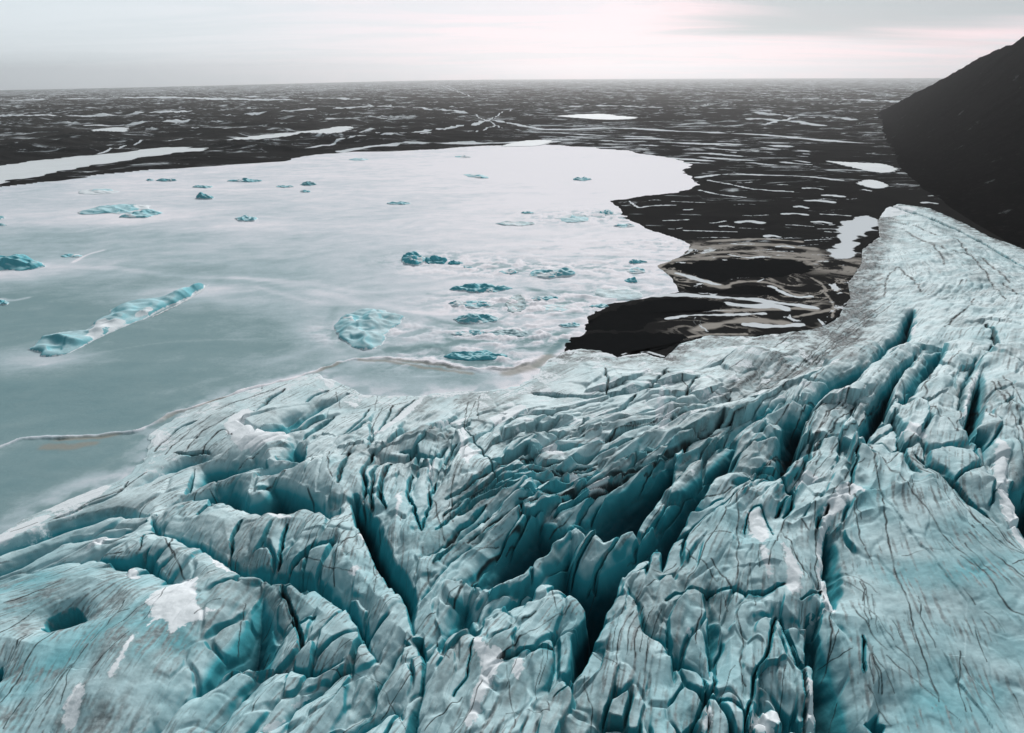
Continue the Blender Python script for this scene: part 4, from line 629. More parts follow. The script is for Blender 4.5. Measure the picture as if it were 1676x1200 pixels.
def build_ground():
    angd = np.concatenate([np.linspace(36, 23, 30, endpoint=False), np.linspace(23, 12, 330, endpoint=False), np.linspace(12, 6.5, 170, endpoint=False), np.linspace(6.5, 1.2, 330, endpoint=False), np.linspace(1.2, 0.235, 110)])
    r = CAMH / np.tan(np.radians(angd)); azd = np.radians(np.concatenate([np.linspace(-75, -40, 60, endpoint=False), np.linspace(-40, 40, 1500, endpoint=False), np.linspace(40, 75, 60)]))
    A, Rr = np.meshgrid(azd, r); X = np.sin(A) * Rr; Y = np.cos(A) * Rr
    curv = 6e-8 + 3.4e-7 * sstep(-A, 0.0, 0.72)
    Z = -curv * Rr ** 2
    lag = seg_dist(X, Y, LAG, True); ins = inside(X, Y, LAG) | inside(X, Y, GL)
    gd = seg_dist(X, Y, GL, True)
    awn = np.where(ins, 0, np.minimum(lag, gd))
    flat = sstep(awn, 3, 120)
    for P0, _ in PONDS:
        W = hit(*np.array(P0, float).T); lo = W.min(0) - 80; hi = W.max(0) + 80
        s = (X > lo[0]) & (X < hi[0]) & (Y > lo[1]) & (Y < hi[1])
        if s.any():
            q = np.where(inside(X[s], Y[s], W), 0, seg_dist(X[s], Y[s], W, True)); flat[s] *= sstep(q, 0, 70)
    for P0 in POOLS:
        W = hit(*np.array(P0, float).T); q = np.where(inside(X, Y, W), 0, seg_dist(X, Y, W, True)); flat *= sstep(q, 0, 60)
    hum = fbm(X / 170, Y / 120, 201, 5, .55); ridge = 1 - np.abs(fbm(X / 420 + .3 * Y / 420, Y / 150, 211, 4, .5)) * 1.6
    moraine = sstep(-X, -150, 350) * sstep(Rr, 900, 1400) * (1 - sstep(Rr, 3500, 6500))
    moraine2 = sstep(Rr, 1500, 2400) * (1 - sstep(Rr, 5000, 8000))
    und = flat * ((np.maximum(hum, -.3) + .3) * 5 + np.clip(ridge, 0, 1) ** 3 * 9) * (0.22 + .8 * np.maximum(moraine, .7 * moraine2))
    und += flat * (0.4 * np.abs(fbm(X / 18, Y / 18, 221, 4)))
    Z = Z + und
    sg_ = np.where(inside(X, Y, LAG), -lag, lag) + np.clip(Rr * .013, 2, 22) * fbm(X / 45, Y / 70, 207, 6, .62)
    Z = Z + np.clip(.22 + sg_ * .06, -1.6, .35)
    Z = np.where(inside(X, Y, GL), np.where(inside(X, Y, GL), -1.6 - np.clip((gd - 4) * 6, 0, 70), -1.6), Z)
    # snow lying in the hollows and in streaks along the channels
    st = fbm(X / 90 + .2 * fbm(X / 300, Y / 300, 5, 2), Y / 60, 231, 6, .62); fine = fbm(X / 22, Y / 30, 241, 5, .65)
    rr = np.log10(Rr)
    st2 = fbm(X / 260 + .4 * gn(X / 700, Y / 700, 8), Y / 330, 271, 6, .66)
    cov = 0.50 * st + .40 * fine + .25 * st2 - .055 * und * .5
    thr = np.interp(rr, [2.6, 3.0, 3.2, 3.5, 3.8, 4.1, 4.5], [0.55, .47, .40, .28, .12, .05, 0.0])
    thr = thr - 0.10 * sstep(-X / Rr, 0.0, .35) * sstep(Rr, 1400, 2600)
    snow = sstep(cov - thr, -.02, .13) * np.interp(rr, [3.2, 3.7, 4.3], [.95, .8, .55])
    # threads of snow in the braided channels on the right
    s0 = hit([900, 1100, 1300, 1430], [222, 228, 236, 255]); s1 = hit([960, 1100, 1250, 1400], [262, 264, 276, 288])
    def paint(P, wpx, am=1.0, brk=0.0, dst=None):
        nonlocal snow
        dst = snow if dst is None else dst
        P = smooth_line(P, 2); W = hit(*P.T); dist = np.hypot(W[:, 0], W[:, 1]); n = len(W)
        Wb = hit(P[:, 0], P[:, 1] + wpx * .5); Wc = hit(P[:, 0] + wpx * .5, P[:, 1])
        T = np.gradient(W, axis=0); T /= np.hypot(T[:, 0], T[:, 1])[:, None] + 1e-9; Nn = np.stack([-T[:, 1], T[:, 0]], -1)
        rad = np.maximum(np.abs(((Wb - W) * Nn).sum(1)), np.abs(((Wc - W) * Nn).sum(1))); rad = float(np.median(rad)) * .72
        lo = W.min(0) - 3 * rad; hi = W.max(0) + 3 * rad
        s = (X > lo[0]) & (X < hi[0]) & (Y > lo[1]) & (Y < hi[1])
        if not s.any(): return
        x, y = X[s], Y[s]; q = seg_dist(x, y, W) + fbm(x / (rad * 4), y / (rad * 4), 251, 3) * rad * .9
        v = am * (1 - sstep(q, rad * .5, rad * 1.25))
        if brk: v *= sstep(gn(x / 60, y / 60, 77), -brk, .5)
        dst[s] = np.maximum(dst[s], v)
    for P0, wd in SN_LINES: paint(P0, wd)
    rs = random.Random(4)
    for k in range(15):
        t = k / 14.0; j = lambda: rs.uniform(-2.0, 2.0)
        a = np.array([(905 + 40 * t, 222 + 38 * t + j()), (1060, 226 + 36 * t + j()), (1200, 231 + 40 * t + j()), (1320, 238 + 44 * t + j()), (1430 - 30 * t, 252 + 38 * t + j())])
        x0 = rs.uniform(0, .3); x1 = rs.uniform(.65, 1)
        a = a[int(x0 * 4):max(int(x1 * 5), int(x0 * 4) + 2)]
        paint(a, rs.uniform(1.3, 2.4), 1.0, .5)
    for k in range(48):
        x = rs.uniform(1040, 1400); y = rs.uniform(296, 418)
        if x < 1040 + (y - 330) * 1.0 or (x > 1390 and y > 340): continue
        L = rs.uniform(5, 26); paint([(x - L, y + rs.uniform(-2, 2)), (x, y), (x + L, y + rs.uniform(-2, 2))], rs.uniform(.8, 2.2), rs.uniform(.45, .9))
    for (x, y, L, w_) in ((1225, 366, 18, 4), (1190, 372, 10, 3), (1265, 389, 10, 4), (1285, 405, 12, 3), (1340, 331, 20, 5), (1360, 322, 12, 4), (1345, 365, 12, 4), (1300, 352, 18, 3), (1310, 341, 10, 3), (1415, 312, 8, 3), (1330, 312, 14, 2), (1530, 322, 10, 2), (1520, 333, 12, 3)):
        paint([(x - L, y), (x, y - 1), (x + L, y + 1)], w_)
    # the bright drift beside the glacier's left edge
    for P0 in ([(1372, 372), (1395, 356), (1420, 350), (1448, 366), (1425, 378), (1400, 395), (1372, 398)], [(1362, 410), (1385, 395), (1420, 398), (1398, 408), (1398, 425), (1372, 432), (1352, 440), (1320, 432), (1350, 424)], [(1340, 445), (1362, 436), (1372, 452), (1350, 452)]):
        W = hit(*np.array(smooth_line(P0 + [P0[0]], 1)).T); q = seg_dist(X, Y, W); sg = np.where(inside(X, Y, W), q, -q) + fbm(X / 20, Y / 20, 261, 3) * 6
        snow = np.maximum(snow, sstep(sg, -3, 3))
    # silty, streaked ice round the pools
    near = sstep(X, 60, 110) * (1 - sstep(Rr, 480, 545)); P1 = hit(np.array([1090., 1360.]), np.array([420., 560.]))
    wx = fbm(X / 70, Y / 70, 301, 3); wy = fbm(X / 70, Y / 70, 302, 3); sw = fbm(X / 34 + 1.6 * wx, Y / 26 + 1.6 * wy + .012 * X, 311, 6, .6)
    zone = near * (1 - ins * 0) * sstep(Rr, 215, 260)
    beige = zone * (1 - sstep(np.abs(sw - .05), .03, .12)) * sstep(fbm(X / 40, Y / 40, 305, 3), -.3, .3)
    strip = sstep(Rr, 455, 480) * (1 - sstep(Rr, 515, 540)) * sstep(X, 95, 130) * (1 - sstep(X, 270, 300))
    beige = np.maximum(beige, strip * sstep(fbm(X / 26 + wx, Y / 16 + wy, 321, 6, .65), -.1, .25) * .9)
    snow = snow * (1 - sstep(zone, .2, .8) * .75)
    snow = np.maximum(snow, zone * sstep(fbm(X / 26 - wy * 1.5, Y / 26 + wx * 1.5, 331, 6, .65), .22, .42) * .8)
    for P0, wd, k_ in SWIRL: paint(P0, wd * 1.35, 1.0, 0, snow if k_ else beige)
    prob = np.interp(rr, [2.6, 3.0, 3.25, 3.5, 3.8, 4.1, 4.5], [-.10, -.02, .025, .04, .075, .10, .12]) + .10 * st2 + .05 * st - .004 * und - .2 * (awn < 4) - .12 * zone
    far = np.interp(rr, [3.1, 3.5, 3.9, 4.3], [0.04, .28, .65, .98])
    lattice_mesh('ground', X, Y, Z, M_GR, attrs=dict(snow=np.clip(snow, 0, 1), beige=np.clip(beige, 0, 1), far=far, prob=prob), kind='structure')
build_ground()

def flat_sheet(name, P0, z, mat, jitter=0.0, seed=0, kind='structure', dz=0.0):
    P = smooth_line(list(P0) + [P0[0]], 2)[:-1]; W = hit(*P.T)
    size = np.hypot(*(W.max(0) - W.min(0))); W = dense(np.concatenate([W, W[:1]]), size / 160)[:-1]
    nn = fbm(W[:, 0] / (size * .06), W[:, 1] / (size * .06), seed + 400, 4); n2 = fbm(W[:, 0] / (size * .06), W[:, 1] / (size * .06), seed + 410, 4)
    W = W + np.stack([nn, n2], -1) * size * jitter
    c = W.mean(0); me = bpy.data.meshes.new(name); n = len(W)
    V = [(x - c[0], y - c[1], 0.0) for x, y in W] + [(x - c[0], y - c[1], -0.5) for x, y in W]
    me.from_pydata(V, [], [tuple(range(n))] + [(i, i + n, (i + 1) % n + n, (i + 1) % n) for i in range(n)]); me.materials.append(mat)
    me.update(); o = bpy.data.objects.new(name, me); col.objects.link(o); o.location = (c[0], c[1], z)
    if kind: o['kind'] = kind
    return o
for i, (P0, nm) in enumerate(PONDS):
    W = hit(*np.array(P0, float).T); rm = np.hypot(*W.mean(0)); A = math.atan2(-W.mean(0)[0], W.mean(0)[1])
    curv = 6e-8 + 3.4e-7 * float(sstep(np.array(A), 0.0, 0.72))
    flat_sheet(nm, P0, 0.85 - curv * rm ** 2 * .95, M_POND, 0.034, i)
for i, P0 in enumerate(POOLS): flat_sheet('meltwater_pool', P0, 0.40, M_SILT, 0.045, 20 + i)

# ------------------------------------------------------------------ LAGOON: one frozen sheet with snow drifted over it
COVER = [((60, 640), .26), ((250, 600), .28), ((60, 520), .34), ((250, 480), .42), ((400, 540), .34), ((450, 460), .46), ((100, 780), .22), ((200, 740), .30), ((60, 400), .48), ((250, 390), .50), ((120, 340), .66), ((330, 330), .72), ((450, 380), .62),
         ((600, 440), .60), ((600, 350), .72), ((700, 300), .86), ((500, 290), .82), ((850, 280), .98), ((1000, 290), 1.0), ((900, 350), .92), ((800, 400), .78), ((1000, 400), .92), ((900, 440), .82), ((780, 480), .82), ((900, 520), .74), ((700, 520), .62), ((600, 540), .60),
         ((540, 500), .52), ((850, 560), .62), ((680, 580), .55), ((640, 610), .45), ((760, 615), .40), ((860, 600), .60), ((0, 320), .62), ((20, 850), .25), ((120, 800), .42), ((380, 620), .34), ((480, 600), .42), ((1060, 420), .9), ((950, 480), .82), ((200, 305), .78), ((400, 300), .80)]
def build_lagoon():
    nx, ny = 900, 560
    u = np.linspace(-420, 1250, nx); w = np.linspace(1000, 228, ny); U, W = np.meshgrid(u, w); P = hit(U, W, 0.0); X, Y = P[..., 0], P[..., 1]
    ins = inside(X, Y, LAG); d = seg_dist(X, Y, LAG, True); d = np.where(ins, d, -d) + fbm(X / 30, Y / 30, 501, 4) * 4.5
    lx, ly = np.log(np.hypot(X, Y)), np.arctan2(X, Y); num = 0; den = 0
    for p, vv in COVER:
        q = hit(*p); a, b = np.log(np.hypot(*q)), np.arctan2(q[0], q[1]); wg = 1 / (((lx - a) * .8) ** 2 + (ly - b) ** 2 + .004) ** 1.7; num = num + wg * vv; den = den + wg
    cov = num / den; cov = (cov + .12 * sstep(cov, .35, .55)) * 1.0
    # wind streaks: drawn out noise, with a few long swept drifts
    sw = fbm(X / 60 + .9 * fbm(X / 120, Y / 120, 511, 3) + Y / 240, Y / 16 - X / 60 + 2.2 * fbm(X / 110, Y / 110, 512, 3), 521, 5, .55)
    cov = cov + .085 * sw * (.7 + .6 * cov) + .05 * fbm(X / 12, Y / 12, 531, 4)
    gdl = seg_dist(X, Y, GL, True); cov = cov + .30 * np.exp(-gdl / 7) * sstep(fbm(X / 9, Y / 9, 545, 4), -.4, .3)
    def streak(pts, wd, am):
        nonlocal cov
        Wp = hit(*np.array(smooth_line(pts, 2)).T); q = seg_dist(X, Y, Wp) + fbm(X / 15, Y / 15, 541, 3) * wd * .5; cov = cov + am * np.exp(-(q / wd) ** 2)
    streak([(20, 440), (160, 435), (300, 455), (420, 455), (520, 478), (640, 505), (800, 520)], 5, .14); streak([(380, 455), (500, 462), (640, 490), (760, 508), (880, 515)], 4, .12); streak([(120, 430), (140, 418), (170, 410)], 1.5, .4)
    streak([(60, 600), (250, 560), (430, 555)], 1.6, .07); streak([(0, 700), (300, 640), (520, 570)], 3, .05); streak([(0, 850), (60, 820), (130, 790), (200, 780)], 5, .2); streak([(0, 490), (20, 493), (45, 488)], 2.0, .35)
    for P0, wd_, am_ in (([(540, 600), (600, 582), (680, 574), (760, 560)], 3, -.22), ([(640, 572), (700, 566), (725, 572), (760, 590), (830, 600)], 3.5, -.30), ([(700, 482), (735, 486), (790, 478), (860, 470), (890, 478)], 2, -.22), ([(590, 480), (680, 495), (740, 505)], 3, -.12),
                         ([(700, 520), (740, 532), (800, 532), (830, 520), (845, 500)], 2, -.22), ([(730, 556), (800, 562), (880, 556), (930, 545)], 2.5, -.20), ([(860, 470), (900, 488), (960, 490), (1000, 475)], 2.5, -.18), ([(840, 575), (880, 570), (930, 560)], 3, -.25), ([(900, 520), (950, 512), (970, 520)], 2, -.2),
                         ([(960, 450), (1000, 462), (1060, 460)], 3, -.16), ([(550, 505), (535, 530), (560, 570), (600, 582)], 3, -.12), ([(660, 510), (720, 515)], 2, .2), ([(780, 445), (850, 420), (900, 425)], 3, -.1), ([(420, 470), (520, 500), (600, 498)], 3, .10), ([(880, 600), (905, 575), (925, 560)], 2.5, -.35)): streak(P0, wd_, am_)
    cov = cov - .10 * (1 - sstep(cov, .3, .8))
    for (x, y, a) in ((60, 590, .45), (320, 478, .4), (600, 545, .25), (720, 440, .3), (780, 500, .18), (20, 446, .35), (190, 350, .25), (240, 358, .2), (405, 366, .2), (800, 560, .15)):
        q0 = hit(x, y); rr = np.hypot(*q0) * .045; cov = cov + a * np.exp(-(((X - q0[0]) / (rr * 1.6)) ** 2 + ((Y - q0[1]) / rr) ** 2))
    # the tide crack: a low broken lip of ice with rusty water beside it
    crack = [(-120, 790), (-40, 752), (0, 735), (30, 722), (60, 716), (120, 717), (175, 712), (215, 709), (245, 699), (262, 689), (275, 681), (300, 672), (330, 666), (370, 648), (440, 630), (480, 621), (520, 608), (545, 598), (560, 592), (585, 588), (640, 586), (700, 594), (740, 600), (770, 606), (800, 603), (830, 606), (862, 598), (890, 584)]
    Wc = hit(*np.array(smooth_line(crack, 1)).T); Xw = X + fbm(X / 7, Y / 7, 551, 4) * 1.3; Yw = Y + fbm(X / 7, Y / 7, 552, 4) * 1.3; q = seg_dist(Xw, Yw, Wc)
    side = seg_dist(Xw, Yw - 1.6, Wc)
    lipm = 1 - sstep(q, .35, 1.3); Z = np.where(True, 0.9 * lipm * (.6 + .5 * gn(X / 5, Y / 5, 553)), 0); cov = cov + .45 * lipm + .12 * (1 - sstep(q, 1, 9))
    q2 = seg_dist(Xw, Yw + 1.5, Wc); brown = (1 - sstep(q2, .3, 1.5)) * .8 * sstep(gn(X / 22, Y / 22, 561), -.15, .35)
    for pts, wd in (([(75, 731), (110, 733), (150, 727)], 2.2), ([(590, 590), (640, 592), (700, 603), (770, 612)], 1.4), ([(830, 612), (870, 602), (900, 585)], 3.2)):
        Wp = hit(*np.array(pts, float).T); brown = np.maximum(brown, .75 * (1 - sstep(seg_dist(Xw, Yw, Wp), wd * .3, wd * 1.5)))
    # gentle swells of drifted snow among the stranded bergs
    blk = sstep(X, -40, 40) * sstep(Y, 285, 330) * (1 - sstep(Y, 470, 560))
    Z = Z + blk * .9 * np.clip(fbm(X / 24, Y / 13, 571, 4), 0, 1) + .25 * np.clip(fbm(X / 60, Y / 30, 581, 4), -.2, 1)
    cov = cov - blk * .32 * sstep(fbm(X / 20 + 3, Y / 9, 591, 4), .1, .55)
    for (bx_, by_) in ((800, 440), (780, 495), (850, 505), (900, 440), (780, 545), (860, 555), (930, 500), (1040, 440), (1010, 480), (720, 425), (600, 545), (940, 355), (1000, 355), (700, 590), (820, 590), (1080, 400), (960, 550)):
        q0 = hit(bx_, by_); rr = np.hypot(*q0) * .05; g_ = np.exp(-(((X - q0[0]) / (rr * 1.7)) ** 2 + ((Y - q0[1]) / rr) ** 2)); nb = fbm(X / 11 + .5 * gn(X / 25, Y / 25, 5), Y / 8, 597, 5, .6)
        Z = Z + g_ * np.clip(nb, 0, 1) * 1.5; cov = cov + g_ * (.22 * sstep(nb, -.1, .4) - .30 * sstep(-nb, .0, .3))
    edge = sstep(d, -1, 5); Z = Z * edge + 0.22
    lattice_mesh('lagoon_ice', X, Y, Z, M_LAG, mask=(d > -30) & ~(inside(X, Y, GL) & (seg_dist(X, Y, GL, True) > 2.5)), attrs=dict(cover=np.clip(cov, 0, 1.1), brown=np.clip(brown, 0, 1)), kind='structure')
build_lagoon()

# ------------------------------------------------------------------ MOUNTAIN
def build_mountain():
    foot = hit(*np.array([(1425, 172), (1432, 190), (1440, 215), (1462, 262), (1495, 305), (1545, 338), (1590, 366), (1640, 396), (1700, 420), (1900, 486), (2300, 590), (3200, 820)], float).T)
    cr = [(1440, 182, 2450), (1500, 151, 2100), (1530, 136, 1980), (1545, 127, 1900), (1572, 112, 1800), (1600, 97, 1700), (1640, 77, 1580), (1676, 62, 1480), (1760, 25, 1380), (1900, -40, 1250), (2200, -150, 1150), (3000, -300, 1100)]
    C = []
    for px, py, rr in cr:
        d = ray(px, py); t = rr / math.hypot(d[0], d[1]); C.append((d[0] * t, d[1] * t, max(CAMH + d[2] * t, 0)))
    C = np.array(C); Cd = []
    for a, b in zip(C[:-1], C[1:]):
        for k in range(24): Cd.append(a + (b - a) * k / 24)
    Cd = np.array(Cd)
    az_ = np.radians(np.linspace(27, 72, 460)); rr = np.exp(np.linspace(math.log(330), math.log(3600), 620)); A, Q = np.meshgrid(az_, rr); X = np.sin(A) * Q; Y = np.cos(A) * Q
    dc = np.full(X.shape, 1e18); zc = np.zeros(X.shape); ww = np.zeros(X.shape)
    for x, y, z in Cd:
        q = (X - x) ** 2 + (Y - y) ** 2; w_ = 1 / (q + 900) ** 2; zc += z * w_; ww += w_; dc = np.minimum(dc, q)
    dc = np.sqrt(dc); zc /= ww; df = seg_dist(X, Y, foot)
    poly = np.concatenate([foot, C[::-1, :2]]); front = inside(X, Y, poly); back = ~front & (X > np.interp(Y, C[::-1, 1][np.argsort(C[::-1, 1])], C[::-1, 0][np.argsort(C[::-1, 1])]) - 30)
    t = df / (df + dc + 1e-6)
    h = np.where(front, zc * (t ** 1.3), -np.minimum(df * .4, 5))
    h = np.where(~front & (dc < df), zc - dc * .25, h)
    sc = sstep(np.where(h > 0, df, 0), 0, 200)
    g = 1 - np.abs(fbm(X / 150 + Y / 500, Y / 150, 601, 5, .55)) * 1.5
    h = h + sc * (g - .6) * 15 * (1 - .6 * np.exp(-dc / 60)) + sc * 4.5 * fbm(X / 25, Y / 25, 611, 4) * (1 - .5 * np.exp(-dc / 40)) + 1.0 * sc * np.abs(fbm(X / 6, Y / 6, 621, 3))
    sn = sstep(fbm(X / 30, Y / 30, 631, 5, .6), .55, .7) * .35
    lattice_mesh('mountain', X, Y, h, M_ROCK, mask=(h > -4), attrs=dict(snow=sn), kind='structure')
build_mountain()

# ------------------------------------------------------------------ ICEBERGS
def iceberg(label, poly=None, box=None, hm=None, lie=0.5, blue=.7, dirt_dark=.0, snow=.1, seed=1, peaks=1.0, group='icebergs frozen into the lagoon', drift=None, tilt=0.0, angle=0.0, ring=False):
    if poly is None:
        x0, y0, x1, y1 = box; cx, cy = (x0 + x1) / 2, (y0 + y1) / 2; hpx = y1 - y0; by0 = y1 - hpx * lie; yc = (by0 + y1) / 2; rs = random.Random(seed)
        poly = []
        for k in range(14):
            t = k / 14 * 2 * math.pi; rr = 1 + rs.uniform(-.26, .22); ex = math.cos(t) * (x1 - x0) / 2 * (1 + (rr - 1) * .4); ey = math.sin(t) * (y1 - by0) / 2 * rr * (1 - .25 * abs(math.cos(t)))
            poly.append((cx + ex, yc + ey + ex * angle))
        W0 = hit(cx, y1)
        if hm is None: hm = max(.8, (1 - lie) * hpx * np.hypot(*W0) / F * 1.05)
    W = hit(*np.array(smooth_line(list(poly) + [poly[0]], 1)).T); c = W.mean(0); W = W - c; lo = W.min(0); hi = W.max(0); size = hi - lo
    n = 80 if max(size) > 15 else 50; n = 170 if max(size) > 60 else n; m_ = n
    mgx, mgy = size * .06
    X, Y = np.meshgrid(np.linspace(lo[0] - mgx, hi[0] + mgx, n), np.linspace(lo[1] - mgy, hi[1] + mgy, m_)); s = seed * 7.7; L = max(min(size) * .5, .5)
    Xw = X + fbm(X / L + s, Y / L, 701, 3) * L * .18; Yw = Y + fbm(X / L + s, Y / L, 702, 3) * L * .18
    ins = inside(Xw, Yw, W); d = seg_dist(Xw, Yw, W); d = np.where(ins, d, -d); mr = min(size) * .5
    hh = hm if hm else 2.0
    dome = 1 - np.exp(-np.maximum(d, 0) / (mr * .22)); 
    if ring: dome = dome * np.exp(-np.maximum(d - mr * .15, 0) / (mr * .25))
    LL = max(mr * 1.5, 1.2)
    rg = 1 - np.abs(fbm((X + .5 * Y) / (LL * .9) + s, Y / (LL * .7) + s, 711, 3, .45)) * 1.8
    prof = .62 + .5 * peaks * gn(X / (size[0] * .28) + s, 0 * Y + s, 721)
    hh = hh * .8; snow = snow + (.08 if snow > 0 else 0)
    H = hh * dome * (0.35 * prof + .65 * np.clip(rg, 0, 1.1) * np.clip(prof + .25, .2, 1.3)) * (1 + tilt * X / (size[0] * .5 + .1))
    rb = random.Random(seed); f1 = np.full(X.shape, 9e9); f2 = f1.copy(); pl = np.zeros(X.shape)
    for _ in range(16 if max(size) < 25 else 34):
        ax_, ay_ = rb.uniform(lo[0], hi[0]), rb.uniform(lo[1], hi[1]); q = np.hypot((Xw - ax_), (Yw - ay_) * rb.uniform(.8, 1.6)); p_ = rb.uniform(-.25, .25) + (Xw - ax_) / LL * rb.uniform(-.5, .5) + (Yw - ay_) / LL * rb.uniform(-.5, .3)
        bt = q < f1; f2 = np.where(bt, f1, np.minimum(f2, q)); pl = np.where(bt, p_, pl); f1 = np.where(bt, q, f1)
    H += hh * .62 * np.clip(pl, -.7, .7) * dome * sstep(f2 - f1, 0, LL * .12)
    H += hh * .02 * fbm(X / (LL * .25) + s, Y / (LL * .25), 731, 4) * (d > 0)
    H = np.where(d > 0, np.maximum(H, .05) + .25, -.3)
    gy, gx = np.gradient(H, Y[1, 0] - Y[0, 0], X[0, 1] - X[0, 0]); slope = np.hypot(gx, gy)
    bl = np.clip(blue * (.35 + 1.0 * sstep(slope, .15, .9)) + .15 * fbm(X / LL, Y / LL + s, 741, 3), 0, 1)
    nsn = fbm(X / LL + 9 + s, Y / LL, 751, 4)
    sn = np.clip(sstep(nsn, .5 - snow * 1.4, .72 - snow * 1.2) * (1 - sstep(slope, .4, .9)) + (1 - sstep(d, 0, min(.2 * mr, 1.6))) * (.5 + snow), 0, 1) * (snow > 0)
    di = np.clip(dirt_dark * (.5 + .8 * fbm(X / (LL * .5) + s, Y / (LL * .5), 761, 4, .6)) + .07 * sstep(fbm(X / (LL * .3), Y / (LL * .3) + s, 771, 3), .3, .6), 0, 1)
    o = lattice_mesh('iceberg', X, Y, H, M_BERG, mask=d > 0, attrs=dict(blue=bl, dirt_dark=di, snow=sn))
    o.location = (c[0], c[1], 0.12); o['label'] = label; o['category'] = 'iceberg'; o['group'] = group
    if drift:
        k = flat_sheet('snow_drift', drift, 0, M_DRIFT, .02, seed, None)
        k.parent = o; k.location = (k.location[0] - c[0], k.location[1] - c[1], .34)
    return o
iceberg('long ridged blue-grey iceberg lying diagonally on the left lagoon, snow along its edge',
        poly=[(42, 574), (58, 556), (88, 548), (120, 545), (150, 540), (165, 522), (190, 507), (212, 497), (240, 491), (270, 487), (300, 476), (334, 465), (339, 468), (312, 487), (282, 502), (250, 516), (200, 536), (170, 551), (140, 569), (105, 584), (70, 587)], hm=7.5, seed=3, blue=.7, dirt_dark=.38, snow=.12,
        drift=[(285, 503), (310, 488), (338, 469), (342, 466), (336, 474), (305, 494), (262, 515), (240, 524)])
iceberg('bright turquoise iceberg cut by the left edge of the photo, nearest to that edge', poly=[(-60, 428), (0, 424), (25, 422), (50, 427), (78, 434), (62, 441), (30, 445), (0, 443), (-60, 446)], hm=8, seed=5, blue=.95, dirt_dark=.15, snow=.05)
iceberg('tiny low turquoise berg just right of the turquoise iceberg at the left edge', box=(100, 414, 134, 423), lie=.7, seed=6, blue=.9)
iceberg('small dark teal berg at the left edge below the bright turquoise one', box=(-14, 486, 16, 501), lie=.6, seed=7, blue=.9, dirt_dark=.2)
iceberg('long flat tabular berg with a dark teal front edge, left part of the lagoon', box=(130, 329, 250, 352), lie=.68, seed=8, blue=.75, snow=.35, peaks=.3, angle=-.08)
iceberg('pale blue slab berg just below right of the long tabular one', box=(196, 338, 268, 358), lie=.6, seed=9, blue=.6, snow=.1, peaks=.4, angle=-.08)
iceberg('faint low snow-dusted berg above the long tabular one', box=(125, 306, 196, 319), lie=.72, seed=10, blue=.5, snow=.35, peaks=.5)
iceberg('pale pointed berg with a lit peak, alone in the middle left of the lagoon', box=(384, 346, 424, 364), lie=.5, seed=11, blue=.55, snow=.2, tilt=.3)
iceberg('small dark teal berg with a raised left horn, above the pale pointed berg', box=(322, 313, 351, 328), lie=.4, seed=12, blue=.95, dirt_dark=.3, tilt=-.4)
iceberg('low teal berg directly behind the horned one', box=(314, 300, 349, 309), lie=.5, seed=13, blue=.8, dirt_dark=.2)
iceberg('long thin teal berg near the far dark shore', box=(372, 290, 431, 299), lie=.45, seed=14, blue=.95, dirt_dark=.2)
iceberg('small thin teal streak of berg left of the grey domed one', box=(452, 301, 481, 308), lie=.5, seed=15, blue=.85)
iceberg('grey-green domed berg near the far shore with a smaller one below it', box=(490, 293, 520, 305), lie=.4, seed=16, blue=.7, dirt_dark=.5)
iceberg('tiny teal berg just below the grey-green domed one', box=(490, 309, 509, 316), lie=.5, seed=17, blue=.85)
iceberg('dark teal low berg close under the far left shore', box=(254, 290, 291, 298), lie=.45, seed=18, blue=.9, dirt_dark=.3)
iceberg('tiny teal berg beside the shore, left of the dark low one', box=(238, 291, 253, 297), lie=.5, seed=19, blue=.8)
iceberg('lone small turquoise berg in the centre of the white snowfield', box=(634, 327, 672, 336), lie=.5, seed=20, blue=.85, tilt=-.3)
iceberg('thin teal wedge berg on the bright far snowfield, left of centre top', box=(757, 281, 802, 292), lie=.5, seed=21, blue=.85, angle=.12)
iceberg('small teal berg on the far right of the bright snowfield', box=(938, 287, 968, 297), lie=.45, seed=22, blue=.85, dirt_dark=.2)
iceberg('small turquoise hump above the dark curved rim of ice', box=(852, 344, 873, 351), lie=.5, seed=23, blue=.85)
iceberg('dark curved rim of ice with a snowy middle, centre right of the lagoon', box=(810, 360, 876, 371), lie=.7, seed=24, blue=.4, dirt_dark=.6, snow=.3, ring=True, hm=2.5)
iceberg('crumpled grey-teal berg half buried in snow, right of the curved rim', box=(910, 345, 966, 366), lie=.7, seed=25, blue=.6, dirt_dark=.2, snow=.4)
iceberg('jagged turquoise berg with a horn on its left, leftmost of the bright cluster', box=(654, 404, 700, 437), lie=.55, seed=26, blue=1, snow=.35, tilt=-.45)
iceberg('tallest bright turquoise block in the middle of the bright cluster', box=(694, 409, 733, 434), lie=.36, seed=27, blue=1, snow=.0, peaks=.5)
iceberg('dark teal low berg right of the tallest turquoise block', box=(732, 424, 760, 435), lie=.45, seed=28, blue=1, snow=.0)
iceberg('tiny turquoise sliver at the right end of the bright cluster', box=(757, 434, 774, 441), lie=.5, seed=29, blue=1)
iceberg('big broad blue-grey mound with a curved ridge, centre of the lagoon near the glacier', poly=[(546, 536), (560, 520), (585, 512), (600, 508), (628, 510), (662, 520), (650, 530), (632, 545), (622, 565), (610, 576), (590, 574), (568, 562), (552, 550)], hm=7.5, seed=31, blue=.55, dirt_dark=.3, snow=.12,)
iceberg('small split turquoise berg right of the long arched blue one', box=(815, 438, 851, 451), lie=.55, seed=32, blue=.8, snow=.35)
iceberg('pale arched berg with a turquoise right flank', box=(862, 428, 946, 458), lie=.55, seed=33, blue=.6, snow=.45, tilt=.3)
iceberg('blue-grey humped berg with a long pale foot, top of the stack near the glacier', box=(735, 456, 840, 480), lie=.55, seed=34, blue=.9, dirt_dark=.1, snow=.05)
